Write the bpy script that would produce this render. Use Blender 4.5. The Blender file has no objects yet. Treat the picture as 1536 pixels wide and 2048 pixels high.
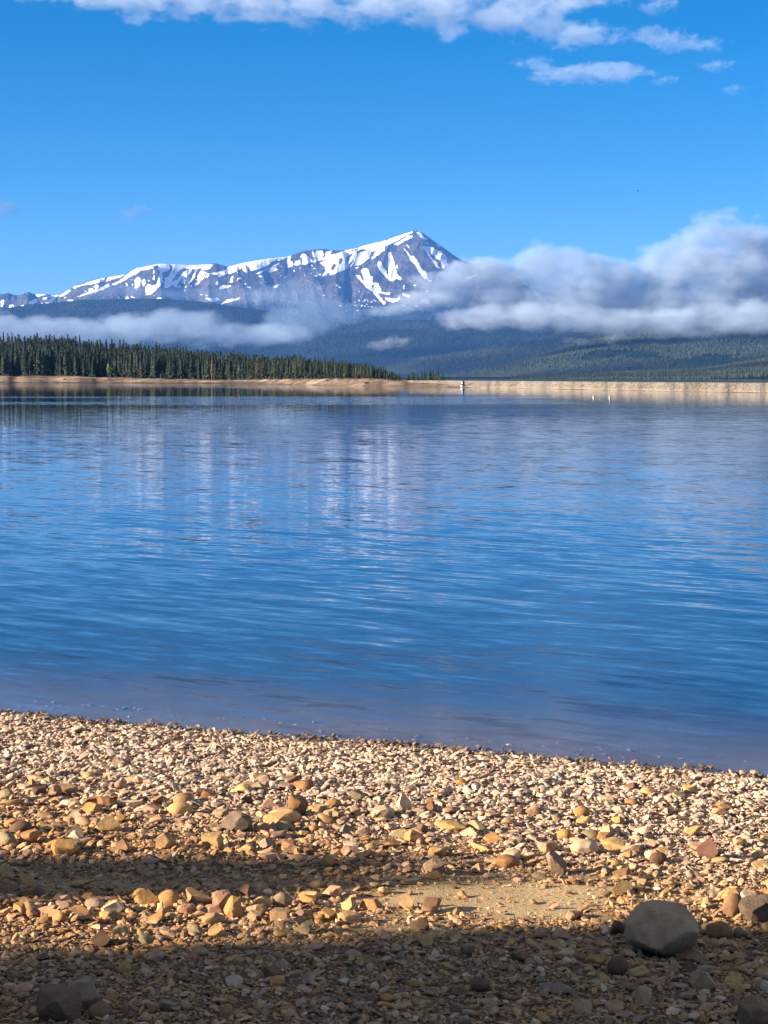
import bpy, bmesh, math, random
import numpy as np
from mathutils import Vector, Matrix

R = math.radians
rng = np.random.default_rng(11)
random.seed(5)
S = bpy.context.scene
C = S.collection

# ------------------------------------------------------------------ camera geometry (photo is 1536 x 2048)
F, HOR, CAMH = 3370.0, 752.0, 2.6
TH = math.atan((1024 - HOR) / F)
CT, ST = math.cos(TH), math.sin(TH)
SUN_EL, SUN_A = R(18), R(16)          # elevation; angle behind the left-hand side
TO_SUN = np.array([-math.cos(SUN_EL) * math.cos(SUN_A), -math.cos(SUN_EL) * math.sin(SUN_A), math.sin(SUN_EL)])

def z_at(py, Y):
    t = (1024 - py) / F
    return CAMH + Y * (t * CT - ST) / (CT + t * ST)
def x_at(px, Y, z):
    return (px - 768) / F * (Y * CT - (z - CAMH) * ST)
def proj(X, Y, Z):
    d = Y * CT - (Z - CAMH) * ST
    u = Y * ST + (Z - CAMH) * CT
    return 768 + F * X / d, 1024 - F * u / d

# ------------------------------------------------------------------ noise
def _h(ix, iy, seed):
    n = (ix.astype(np.int64) * 374761393 + iy.astype(np.int64) * 668265263 + seed * 974634777) & 0x7fffffff
    n = ((n ^ (n >> 13)) * 1274126177) & 0x7fffffff
    n = ((n ^ (n >> 16)) * 668265263) & 0x7fffffff
    return (n & 0xffff) / 65535.0
def vnoise(x, y, seed=0):
    x = np.asarray(x, float); y = np.asarray(y, float)
    x, y = np.broadcast_arrays(x, y)
    ix, iy = np.floor(x), np.floor(y)
    fx, fy = x - ix, y - iy
    fx = fx * fx * (3 - 2 * fx); fy = fy * fy * (3 - 2 * fy)
    a = _h(ix, iy, seed); b = _h(ix + 1, iy, seed); c = _h(ix, iy + 1, seed); d = _h(ix + 1, iy + 1, seed)
    return (a + (b - a) * fx) * (1 - fy) + (c + (d - c) * fx) * fy
def fbm(x, y, o=4, seed=0, g=0.5):
    s, a, t = 0, 1.0, 0
    for k in range(o):
        s = s + a * vnoise(np.asarray(x) * 2 ** k, np.asarray(y) * 2 ** k, seed + 17 * k); t += a; a *= g
    return s / t
def ridged(x, y, o=4, seed=0, g=0.5):
    s, a, t = 0, 1.0, 0
    for k in range(o):
        s = s + a * (1 - np.abs(2 * vnoise(np.asarray(x) * 2 ** k, np.asarray(y) * 2 ** k, seed + 17 * k) - 1)); t += a; a *= g
    return s / t
def sstep(a, b, x):
    t = np.clip((np.asarray(x, float) - a) / (b - a), 0, 1)
    return t * t * (3 - 2 * t)

# ------------------------------------------------------------------ mesh helpers
def mesh_np(name, V, Fa, mat=None, col=None, attrs=None, smooth=True):
    V = np.ascontiguousarray(V, np.float32); Fa = np.ascontiguousarray(Fa, np.int32)
    me = bpy.data.meshes.new(name)
    k = Fa.shape[1]
    me.vertices.add(len(V)); me.vertices.foreach_set('co', V.ravel())
    me.loops.add(Fa.size); me.loops.foreach_set('vertex_index', Fa.ravel())
    me.polygons.add(len(Fa)); me.polygons.foreach_set('loop_start', np.arange(0, Fa.size, k, dtype=np.int32))
    me.polygons.foreach_set('use_smooth', np.full(len(Fa), smooth))
    me.update(calc_edges=True)
    if col is not None:
        c = np.ones((len(V), 4), np.float32); c[:, :3] = col
        at = me.attributes.new('Col', 'FLOAT_COLOR', 'POINT'); at.data.foreach_set('color', c.ravel())
    for n, v in (attrs or {}).items():
        at = me.attributes.new(n, 'FLOAT', 'POINT'); at.data.foreach_set('value', np.ascontiguousarray(v, np.float32).ravel())
    if mat: me.materials.append(mat)
    return me
def link(name, me, parent=None, loc=None):
    o = bpy.data.objects.new(name, me); C.objects.link(o)
    if parent: o.parent = parent
    if loc is not None: o.location = loc
    return o
def tag(o, label=None, cat=None, group=None, kind=None):
    if label: o['label'] = label
    if cat: o['category'] = cat
    if group: o['group'] = group
    if kind: o['kind'] = kind
    return o
def grid_faces(nr, nc):
    i = np.arange(nr * nc).reshape(nr, nc)
    return np.stack([i[:-1, :-1], i[:-1, 1:], i[1:, 1:], i[1:, :-1]], -1).reshape(-1, 4)
def bm_mesh(name, bm, mat, smooth=False):
    me = bpy.data.meshes.new(name); bm.to_mesh(me); bm.free()
    me.materials.append(mat)
    for p in me.polygons: p.use_smooth = smooth
    return me

# ------------------------------------------------------------------ node helpers
class NT:
    def __init__(s, mat):
        s.t = mat.node_tree; s.t.nodes.clear(); s.out = s.t.nodes.new('ShaderNodeOutputMaterial')
    def n(s, typ, ins=None, **props):
        nd = s.t.nodes.new('ShaderNode' + typ)
        for k, v in props.items(): setattr(nd, k, v)
        for k, v in (ins or {}).items(): s.set(nd, k, v)
        return nd
    def set(s, nd, k, v):
        sock = nd.inputs[k]
        if isinstance(v, bpy.types.NodeSocket): s.t.links.new(v, sock)
        elif isinstance(v, bpy.types.Node): s.t.links.new(v.outputs[0], sock)
        else:
            if sock.type == 'RGBA' and hasattr(v, '__len__') and len(v) == 3: v = (*v, 1)
            sock.default_value = v
    def math(s, op, a, b=0.0, clamp=False, c=None):
        nd = s.n('Math', {0: a, 1: b}, operation=op, use_clamp=clamp)
        if c is not None: s.set(nd, 2, c)
        return nd.outputs[0]
    def vm(s, op, a, b=(0, 0, 0)):
        nd = s.n('VectorMath', {0: a, 1: b}, operation=op)
        return nd.outputs['Value'] if op in ('DOT_PRODUCT', 'LENGTH') else nd.outputs[0]
    def mix(s, f, a, b, blend='MIX'):
        nd = s.n('Mix', data_type='RGBA', blend_type=blend)
        s.set(nd, 0, f); s.set(nd, 6, a); s.set(nd, 7, b)
        return nd.outputs[2]
    def ramp(s, f, a, b, lo=0.0, hi=1.0):
        nd = s.n('MapRange', {0: f, 1: a, 2: b, 3: lo, 4: hi}); nd.clamp = True
        return nd.outputs[0]
    def noise(s, vec, scale, detail=3, rough=0.55):
        nd = s.n('TexNoise', {'Scale': scale, 'Detail': detail, 'Roughness': rough})
        if vec is not None: s.set(nd, 'Vector', vec)
        return nd
    def attr(s, name):
        return s.n('Attribute', attribute_name=name)
    def obj(s): return s.n('TexCoord').outputs['Object']
    def mapping(s, vec, scale=(1, 1, 1), rot=(0, 0, 0), loc=(0, 0, 0)):
        return s.n('Mapping', {'Vector': vec, 'Scale': scale, 'Rotation': rot, 'Location': loc}).outputs[0]
    def surf(s, sh): s.t.links.new(sh.outputs[0], s.out.inputs['Surface'])
def new_mat(name):
    m = bpy.data.materials.new(name); m.use_nodes = True
    return m, NT(m)

# ------------------------------------------------------------------ materials
def mat_stone(name, bumpscale=60, bump=0.003, spec=0.25):
    m, t = new_mat(name)
    c = t.attr('Col').outputs['Color']; o = t.obj()
    n1 = t.noise(o, bumpscale * 0.35, 5, 0.65).outputs[0]
    n2 = t.noise(o, bumpscale, 5, 0.7).outputs[0]
    c1 = t.mix(t.ramp(n1, 0.35, 0.7), t.mix(0.75, c, (0.58, 0.50, 0.43), 'MULTIPLY'), c)
    c2 = t.mix(t.ramp(n2, 0.52, 0.7, 0, 0.35), c1, t.mix(1.0, c1, (1.5, 1.35, 1.15), 'MULTIPLY'))
    b = t.n('Bump', {'Strength': 0.8, 'Distance': bump, 'Height': n2})
    t.surf(t.n('BsdfPrincipled', {'Base Color': c2, 'Roughness': 0.85, 'Normal': b, 'Specular IOR Level': spec}))
    return m
M_STONE = mat_stone('stone')
M_BOULDER = mat_stone('boulder_stone', 48, 0.014)
M_PEB, t = new_mat('pebble')
_c = t.attr('Col').outputs['Color']
_n = t.noise(t.obj(), 45, 4, 0.6).outputs[0]
_n2 = t.noise(t.obj(), 260, 3, 0.7).outputs[0]
_c = t.mix(t.ramp(_n2, 0.38, 0.62, 0, 0.7), t.mix(1.0, _c, (0.62, 0.60, 0.58), 'MULTIPLY'), t.mix(1.0, _c, (1.15, 1.14, 1.12), 'MULTIPLY'))
t.surf(t.n('BsdfPrincipled', {'Base Color': t.mix(t.ramp(_n, 0.3, 0.6), t.mix(0.7, _c, (0.62, 0.56, 0.52), 'MULTIPLY'), _c),
                              'Roughness': t.attr('dry').outputs['Fac'], 'Specular IOR Level': 0.3}))

M_GROUND, t = new_mat('beach_sand')
o = t.obj()
g1 = t.noise(o, 130, 4, 0.7).outputs[0]; g2 = t.noise(o, 1.3, 4).outputs[0]; g3 = t.noise(o, 45, 3).outputs[0]
gc = t.mix(t.attr('sand').outputs['Fac'], t.mix(t.ramp(g1, 0.3, 0.7), (0.11, 0.068, 0.036), (0.34, 0.22, 0.11)), t.mix(t.ramp(g1, 0.3, 0.7), (0.40, 0.26, 0.12), (0.68, 0.47, 0.24)))
gc = t.mix(t.ramp(g2, 0.35, 0.65), gc, t.mix(1.0, gc, (0.8, 0.72, 0.62), 'MULTIPLY'))
wet_dark = t.attr('bed').outputs['Fac']
gc = t.mix(wet_dark, gc, (0.014, 0.019, 0.028))
gb = t.n('Bump', {'Strength': 1.0, 'Distance': 0.008, 'Height': t.math('ADD', g1, g3)})
t.surf(t.n('BsdfPrincipled', {'Base Color': gc, 'Roughness': 0.95, 'Normal': gb, 'Specular IOR Level': 0.15}))

M_SHORE, t = new_mat('shore_sand')
o = t.obj()
s1 = t.noise(t.mapping(o, (1, 1, 3)), 0.5, 5, 0.65).outputs[0]; s2 = t.noise(t.mapping(o, (0.5, 1, 4)), 0.08, 4).outputs[0]
sc = t.mix(t.ramp(s1, 0.35, 0.65), (0.085, 0.060, 0.042), (0.25, 0.172, 0.115))
sc = t.mix(t.ramp(s2, 0.5, 0.62), sc, (0.33, 0.235, 0.16))
s3 = t.noise(t.mapping(o, (0.35, 0.8, 2.0)), 0.16, 5, 0.7).outputs[0]
sc = t.mix(t.ramp(s3, 0.50, 0.60, 0, 0.75), sc, (0.075, 0.055, 0.042))
sc = t.mix(t.attr('wet_dark').outputs['Fac'], sc, (0.055, 0.042, 0.032))  # wet edge at the waterline, plus one patch of painted shade
sc = t.mix(t.attr('wood').outputs['Fac'], sc, (0.035, 0.035, 0.022))
t.surf(t.n('BsdfPrincipled', {'Base Color': sc, 'Roughness': 0.95, 'Specular IOR Level': 0.1}))

M_DAM, t = new_mat('riprap')
o = t.obj()
v = t.n('TexVoronoi', {'Vector': o, 'Scale': 2.2})
s2 = t.noise(o, 0.12, 4).outputs[0]
dc = t.mix(t.ramp(v.outputs['Color'], 0.1, 0.9), (0.11, 0.088, 0.066), (0.28, 0.225, 0.17))
dc = t.mix(t.ramp(s2, 0.45, 0.65, 0, 0.6), dc, (0.22, 0.20, 0.165))
dc = t.mix(t.ramp(t.n('SeparateXYZ', {0: o}).outputs[2], 0.0, 0.5, 0.75, 0.0), dc, (0.34, 0.245, 0.17))
t.surf(t.n('BsdfPrincipled', {'Base Color': dc, 'Roughness': 0.95, 'Specular IOR Level': 0.1,
       'Normal': t.n('Bump', {'Strength': 1, 'Distance': 0.12, 'Height': v.outputs['Distance']})}))

def mat_foliage(name, rough=0.8):
    m, t = new_mat(name)
    c = t.attr('Col').outputs['Color']
    inf = t.n('ObjectInfo').outputs['Random']
    c = t.mix(1.0, c, t.mix(inf, (0.65, 0.75, 0.8), (1.35, 1.2, 1.0)), 'MULTIPLY')
    n = t.noise(t.obj(), 0.9, 2).outputs[0]
    c = t.mix(t.ramp(n, 0.35, 0.65), t.mix(1.0, c, (0.7, 0.75, 0.7), 'MULTIPLY'), t.mix(1.0, c, (1.2, 1.15, 1.0), 'MULTIPLY'))
    t.surf(t.n('BsdfPrincipled', {'Base Color': c, 'Roughness': rough, 'Specular IOR Level': 0.15}))
    return m
M_NEEDLE = mat_foliage('needles')
def mat_plain(name, col, rough=0.8, var=0.25, scale=2.0):
    m, t = new_mat(name)
    n = t.noise(t.obj(), scale, 4).outputs[0]
    c = t.mix(t.ramp(n, 0.3, 0.7), tuple(x * (1 - var) for x in col), tuple(min(1, x * (1 + var)) for x in col))
    t.surf(t.n('BsdfPrincipled', {'Base Color': c, 'Roughness': rough, 'Specular IOR Level': 0.2}))
    return m
M_BARK = mat_plain('bark', (0.20, 0.165, 0.14), 0.9, 0.3, 3)
M_WHITE = mat_plain('white_paint', (0.36, 0.355, 0.35), 0.5, 0.04)
M_CONC = mat_plain('concrete', (0.42, 0.39, 0.35), 0.9, 0.15)
M_DARK = mat_plain('dark_metal', (0.035, 0.03, 0.03), 0.6, 0.2)
M_ORANGE = mat_plain('orange_paint', (0.6, 0.12, 0.05), 0.5, 0.1)
M_BIRD = mat_plain('dark_feathers', (0.05, 0.05, 0.055), 0.8, 0.2)

M_HILL, t = new_mat('forest_floor')
o = t.obj()
n = t.noise(o, 0.004, 5, 0.6).outputs[0]; n2 = t.noise(o, 0.05, 4, 0.7).outputs[0]
hc = t.mix(t.ramp(n, 0.35, 0.65), (0.016, 0.025, 0.018), (0.040, 0.050, 0.030))
hc = t.mix(t.ramp(n2, 0.4, 0.62), t.mix(1.0, hc, (0.6, 0.65, 0.6), 'MULTIPLY'), hc)
t.surf(t.n('BsdfPrincipled', {'Base Color': hc, 'Roughness': 1.0, 'Specular IOR Level': 0.0,
       'Normal': t.n('Bump', {'Strength': 1, 'Distance': 14.0, 'Height': n2})}))

M_MTN, t = new_mat('mountain_rock')
o = t.obj()
n = t.noise(o, 0.0035, 6, 0.65).outputs[0]; n2 = t.noise(t.mapping(o, (1, 0.5, 0.4)), 0.018, 5, 0.7).outputs[0]
rc = t.mix(t.ramp(n, 0.38, 0.62), (0.082, 0.070, 0.066), (0.165, 0.138, 0.118))
rc = t.mix(t.ramp(n2, 0.4, 0.65), t.mix(1.0, rc, (0.65, 0.65, 0.68), 'MULTIPLY'), rc)
fo = t.math('ADD', t.attr('forest').outputs['Fac'], t.math('MULTIPLY', t.math('SUBTRACT', n2, 0.5), 1.2))
rc = t.mix(t.ramp(fo, 0.4, 0.6), rc, (0.028, 0.040, 0.028))
sn = t.math('ADD', t.attr('snow').outputs['Fac'], t.math('MULTIPLY', t.math('SUBTRACT', n2, 0.5), 0.9))
snf = t.ramp(sn, 0.36, 0.62)
rc = t.mix(snf, rc, (0.86, 0.86, 0.88))
bs = t.n('Bump', {'Strength': t.ramp(snf, 0, 1, 0.9, 0.25), 'Distance': 75.0, 'Height': t.math('ADD', n2, t.math('MULTIPLY', n, 2.0))})
t.surf(t.n('BsdfPrincipled', {'Base Color': rc, 'Roughness': 0.95, 'Specular IOR Level': 0.1, 'Normal': bs}))

# ------------------------------------------------------------------ near ground / beach
def shoreY(x):
    x = np.asarray(x, float)
    return 11.78 - 9.0 * np.tanh(x * 0.0425) + 0.10 * (vnoise(x * 0.9, x * 0 + 3, 5) - 0.5) + 0.05 * (vnoise(x * 3.1, x * 0 + 3, 6) - 0.5)
def gz(x, y):
    x = np.asarray(x, float); y = np.asarray(y, float)
    s = (shoreY(x) - y) * 0.935
    up = np.clip(s, 0, None)
    z = 0.088 * np.minimum(up, 14) + 0.03 * np.clip(up - 14, 0, 60)
    z = z + 0.018 * np.exp(-((up - 3.4) / 0.8) ** 2) - 0.012 * np.exp(-((up - 4.6) / 0.5) ** 2) + 0.015 * np.exp(-((up - 5.2) / 0.35) ** 2)
    z = z + sstep(0.2, 1.5, up) * (0.05 * (fbm(x * 0.8, y * 0.8, 3, 21) - 0.5) + 0.016 * (fbm(x * 5, y * 5, 3, 22) - 0.5))
    dn = np.clip(-s, 0, None)
    z = np.where(s < 0, -0.075 * np.minimum(dn, 14) - 0.14 * np.clip(dn - 14, 0, 20), z)
    return np.maximum(z, -4.0)
def pix2ground(px, py):
    t = (1024 - py) / F
    dy, dz = CT + t * ST, t * CT - ST
    dx = (px - 768) / F
    lam = 2.0 / -dz
    for _ in range(25):
        z = float(gz(dx * lam, dy * lam)); lam = 0.5 * lam + 0.5 * (CAMH - z) / -dz
    return dx * lam, dy * lam, z

def axis(lo, hi, step, far, n=34):
    core = np.arange(lo, hi + 1e-6, step)
    g = np.geomspace(step * 2, far, n)
    return np.concatenate([lo - g[::-1], core, hi + g])
def sandy(x, y):
    px, py = proj(x, y, gz(x, y))
    a = np.exp(-(((px - 1010) / 330.) ** 2 + ((py - 1797) / 46.) ** 2)) * 1.05
    a = np.maximum(a, 0.7 * np.exp(-(((px - 250) / 420.) ** 2 + ((py - 1768) / 18.) ** 2)))
    a = np.maximum(a, 0.6 * np.exp(-(((px - 780) / 300.) ** 2 + ((py - 1855) / 22.) ** 2)))
    a = np.maximum(a, 0.5 * np.exp(-(((px - 620) / 400.) ** 2 + ((py - 1690) / 14.) ** 2)))
    return a * (0.6 + 0.8 * fbm(x * 3, y * 3, 2, 71))
xs = axis(-6, 6, 0.05, 25000); ys = axis(2.0, 14.5, 0.05, 25000)
GX, GY = np.meshgrid(xs, ys)
GZ = gz(GX, GY)
bed = sstep(0.03, -0.34, GZ) ** 0.62 * 1.0
SA = np.where((np.abs(GX) < 8) & (GY > 3) & (GY < 14), np.clip(1.5 * sandy(GX, np.clip(GY, 3, 14)), 0, 1), 0.6)
SA = np.where(GZ < 0, 0.08, SA)
GZ = np.where(GY > 120, -28.0, GZ)
o = link('ground', mesh_np('ground', np.stack([GX, GY, GZ], -1).reshape(-1, 3), grid_faces(len(ys), len(xs)), M_GROUND, attrs={'bed': bed.ravel(), 'sand': SA.ravel()}))
tag(o, kind='structure')

# ------------------------------------------------------------------ water
M_WATER, t = new_mat('lake_water')
o = t.obj()
sx = t.n('SeparateXYZ', {0: o}); X_, Y_ = sx.outputs[0], sx.outputs[1]
rot = (0, 0, R(20))
def slopes(scale3, sc, amp, det=2, dist=0.0, r=(0, 0, 0)):
    nd = t.noise(t.mapping(t.mapping(o, (1, 1, 1), r), scale3), sc, det, 0.55)
    nd.inputs['Distortion'].default_value = dist
    v = t.vm('SUBTRACT', nd.outputs['Color'], (0.5, 0.5, 0.5))
    return t.vm('MULTIPLY', v, (amp * 0.3, amp, 0))
wa = slopes((0.20, 1, 1), 4.2, 0.115, 1.0, 0.35, (0, 0, R(33)))
wb = slopes((0.28, 1, 1), 12.0, 0.115, 2, 0.2, (0, 0, R(27)))
wc = slopes((0.16, 1, 1), 1.3, 0.028, 1.0, 0.3, (0, 0, R(37)))
wsum = t.vm('ADD', t.vm('ADD', wa, wb), wc)
# calm and breezy patches
pat = t.noise(t.mapping(o, (0.012, 0.06, 1)), 1.0, 3).outputs[0]
pat = t.ramp(pat, 0.35, 0.65, 0.6, 1.15)
near = t.ramp(Y_, 35, 105, 1.0, 0.20)
shal = t.ramp(Y_, 11, 16, 0.6, 1.1)
amp = t.math('MULTIPLY', t.math('MULTIPLY', pat, near), shal)
wob = t.math('MULTIPLY', t.math('SUBTRACT', t.noise(t.mapping(o, (0.02, 0.0, 1)), 1.0, 2).outputs[0], 0.5), 14.0)
def band(yc, hw, x0, x1, a):
    d = t.math('ABSOLUTE', t.math('SUBTRACT', t.math('ADD', Y_, wob), yc))
    fy = t.ramp(d, hw * 0.5, hw, 1, 0)
    fx = t.math('MULTIPLY', t.ramp(X_, x0 - 12, x0 + 12, 0, 1), t.ramp(X_, x1 - 12, x1 + 12, 1, 0))
    return t.math('MULTIPLY', t.math('MULTIPLY', fy, fx), a)
def band2(yc, slope, hw, x0, x1, a):
    d = t.math('ABSOLUTE', t.math('SUBTRACT', t.math('ADD', t.math('ADD', Y_, wob), t.math('MULTIPLY', X_, slope)), yc))
    fy = t.ramp(d, hw * 0.5, hw, 1, 0)
    fx = t.math('MULTIPLY', t.ramp(X_, x0 - 12, x0 + 12, 0, 1), t.ramp(X_, x1 - 12, x1 + 12, 1, 0))
    return t.math('MULTIPLY', t.math('MULTIPLY', fy, fx), a)
bb = [band(206, 9, -80, 12, 1.6), band(162, 9, -60, 8, 1.6), band(184, 24, -22, 8, 1.6), band2(325, 1.78, 22, -150, -6, 1.6), band(258, 6, 28, 60, 1.5)]
for q in bb: amp = t.math('ADD', amp, q)
sc_ = t.n('VectorMath', {0: wsum}, operation='SCALE'); t.set(sc_, 'Scale', amp)
N_ = t.vm('NORMALIZE', t.vm('ADD', sc_.outputs[0], (0, 0, 1)))
cosi = t.math('ABSOLUTE', t.vm('DOT_PRODUCT', t.n('NewGeometry').outputs['Incoming'], N_))
fr = t.math('ADD', 0.02, t.math('MULTIPLY', 0.98, t.math('POWER', t.math('SUBTRACT', 1.0, cosi, True), 5.0)))
gl = t.n('BsdfGlossy', {'Color': (0.97, 0.98, 1.0), 'Roughness': t.ramp(Y_, 12, 26, 0.11, 0.035), 'Normal': N_})
tr = t.n('BsdfTransparent', {'Color': (0.98, 0.97, 0.92)})
df = t.n('BsdfDiffuse', {'Color': (0.004, 0.022, 0.075)})
body = t.n('MixShader', {0: t.ramp(Y_, 13, 24, 0.04, 0.20), 1: tr, 2: df})
t.surf(t.n('MixShader', {0: fr, 1: body, 2: gl}))
wx = np.array([-2500, -300, -60, -20, 0, 20, 60, 300, 2500.]); wy = np.array([-60, 0, 6, 10, 14, 20, 40, 80, 160, 300, 600, 1400.])
WX, WY = np.meshgrid(wx, wy)
o = link('water', mesh_np('water', np.stack([WX, WY, 0 * WX], -1).reshape(-1, 3), grid_faces(len(wy), len(wx)), M_WATER))
tag(o, kind='structure')

# ------------------------------------------------------------------ far shore (fan-shaped terrain sheet)
def interp(pts, x):
    p = np.array(pts, float); return np.interp(x, p[:, 0], p[:, 1])
WATERLINE = [(-6000, 762), (-1500, 763), (-300, 764.5), (0, 765.5), (250, 766), (420, 767), (470, 767.5), (560, 769.5), (700, 772), (925, 775), (1100, 778), (1300, 782), (1536, 786), (1800, 792), (2400, 796), (7000, 796)]
TREEFOOT = [(-6000, 751), (0, 752.5), (150, 753), (250, 756), (330, 758.5), (450, 760), (560, 759), (620, 757), (700, 757), (760, 757), (800, 757), (2400, 757)]
TREETOP = [(-6000, 660), (-300, 668), (0, 676), (100, 674), (180, 682), (300, 694), (400, 705), (500, 713), (600, 719), (680, 729), (740, 738), (790, 748), (806, 754)]
def shore_dist(p):
    return CAMH * F / (interp(WATERLINE, p) - HOR) * (1 + 0.02 * (fbm(np.asarray(p) * 0.03, 0, 3, 31) - 0.5))
TPX = [(-6000, 46), (0, 46), (300, 44), (450, 42), (560, 38), (640, 34), (700, 28), (760, 21), (806, 9), (9000, 9)]
def tree_h(p): return interp(TPX, p) * shore_dist(p) * 1.06 / F
def shore_z(p, r):
    """ground height at column p, r metres beyond the waterline"""
    D = shore_dist(p)
    bank = np.clip(D * 0.03, 4, 22)
    zf = np.clip(CAMH - (interp(TREEFOOT, p) - HOR) * (D + bank) / F, 0.6, 3)
    zf = zf + (0.75 - zf) * sstep(740, 840, p)
    wob = 0.7 * (fbm(p * 0.022, r * 0.05, 3, 33) - 0.5) + 0.3 * (fbm(p * 0.11, r * 0.15, 3, 34) - 0.5)
    z = np.where(r < 0, r * 0.12, (zf + wob) * sstep(-0.15, 1.0, r / bank))
    # wooded knoll at left
    hd = 150.0
    top = CAMH + (HOR - interp(TREETOP, p)) * (D + bank + hd) / F - tree_h(p)
    kn = np.clip(top - zf, 0, 60) * sstep(815, 700, p)
    q = np.clip((r - bank) / hd, 0, 1)
    back = 1 - sstep(1.5, 5, (r - bank) / hd)
    dropoff = sstep(835, 900, p) * sstep(24, 120, r) * 14.0
    return z + kn * q ** 0.9 * back - dropoff
pc = np.concatenate([np.linspace(-6000, -320, 40), np.arange(-300, 1801, 4.0), np.linspace(1830, 7000, 40)])
rr = np.concatenate([[-14, -8, -4, -2, -1, -0.4], np.linspace(0, 30, 40), np.geomspace(32, 20000, 70)])
P_, RR_ = np.meshgrid(pc, rr)
D_ = shore_dist(P_)
Yv = (D_ + RR_) ; Zv = shore_z(P_, RR_)
Xv = (P_ - 768) / F * Yv * CT
wood = sstep(0.95, 1.1, RR_ / np.clip(D_ * 0.03, 4, 22) + 0.25 * (fbm(P_ * 0.05, RR_ * 0.1, 3, 8) - 0.5)) * sstep(835, 795, P_)
wood = np.maximum(wood, sstep(12, 20, RR_) * (P_ > 800))
wet_shade = sstep(0.42, 0.12, Zv + 0.5 * (fbm(P_ * 0.06, RR_ * 0.3, 3, 91) - 0.5)) * (0.35 + 0.65 * sstep(700, 450, P_))
wet_shade = np.maximum(wet_shade, 0.85 * sstep(60, 25, np.abs(P_ - 490)) * sstep(0.9, 0.7, Zv))  # shade patch painted into the sand below the forest
o = link('far_shore', mesh_np('far_shore', np.stack([Xv, Yv, Zv], -1).reshape(-1, 3), grid_faces(len(rr), len(pc)), M_SHORE, attrs={'wet_dark': wet_shade.ravel(), 'wood': wood.ravel()}))
tag(o, kind='structure')

# ------------------------------------------------------------------ dam
dp = np.concatenate([np.arange(560, 2200, 3.0)])
prof = [(-2.5, -0.5), (0.0, -0.02), (1.5, 0.25), (5.5, 1.45), (5.9, 1.52), (8.5, 1.55), (9.2, 1.4), (20, -1)]
pd = np.array(prof)
DD = shore_dist(dp)
rows = []
fade = sstep(560, 760, dp)
for k, (dr, dz) in enumerate(prof):
    jr = 0.10 * (vnoise(dp * 0.35, dp * 0 + k, 40) - 0.5) + 0.5 * (vnoise(dp * 0.07, dp * 0 + k, 41) - 0.5)
    off = 11.0 * sstep(1000, 800, dp)               # the beach widens towards the trees
    Yk = DD + dr + jr + off
    Zk = dz * (0.55 + 0.45 * fade) + 0.05 * (vnoise(dp * 0.5, dp * 0 + k, 42) - 0.5) * (k in (2, 3))
    Zk = np.where(off > 0.5, np.maximum(Zk, 0.35 * (k in (1, 2))), Zk) if k in (1, 2) else Zk
    rows.append(np.stack([(dp - 768) / F * Yk * CT, Yk, Zk], -1))
Vd = np.concatenate(rows)
o = link('dam', mesh_np('dam', Vd, grid_faces(len(prof), len(dp)), M_DAM))
tag(o, 'long low embankment dam of pale tan stone closing the far right shore', 'dam')

# ------------------------------------------------------------------ hills
def hill(name, sil, Yr, Yb, Yk, seed, amp, p0=-1300, p1=2900, step=5, nrow=90, base=776, silamp=3.0, warp=0.0):
    p = np.arange(p0, p1, step, dtype=float)
    s = np.concatenate([np.linspace(0, 1, nrow), np.linspace(1.05, 2, 12)])
    Pg, Sg = np.meshgrid(p, s)
    top = interp(sil, Pg) + silamp * (fbm(Pg * 0.018, 0, 4, seed) - 0.5)
    ypix = base - (base - top) * np.minimum(Sg, 1) ** 1.05
    Y = np.where(Sg <= 1, Yb + (Yr - Yb) * Sg, Yr + (Yk - Yr) * (Sg - 1))
    Z = np.where(Sg <= 1, z_at(ypix, Y), z_at(top, Yr + 0 * Y) * (2 - Sg) ** 1.3)
    X = x_at(Pg, Y, Z)
    rel = ridged((X + Y * warp) / 900.0, (Y - X * 0.4) / 1700.0, 4, seed + 3) - 0.55
    env = np.clip(Sg, 0, 1) * sstep(1.0, 0.72, Sg) * (Sg <= 1)
    Z = Z + amp * rel * env + amp * 0.2 * (fbm(X / 160., Y / 160., 3, seed + 5) - 0.5) * env
    Z = np.maximum(Z, -24)
    V = np.stack([X, Y, Z], -1)
    o = link(name, mesh_np(name, V.reshape(-1, 3), grid_faces(len(s), len(p)), M_HILL)); tag(o, kind='structure')
    return V, Pg, Sg, nrow

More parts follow.
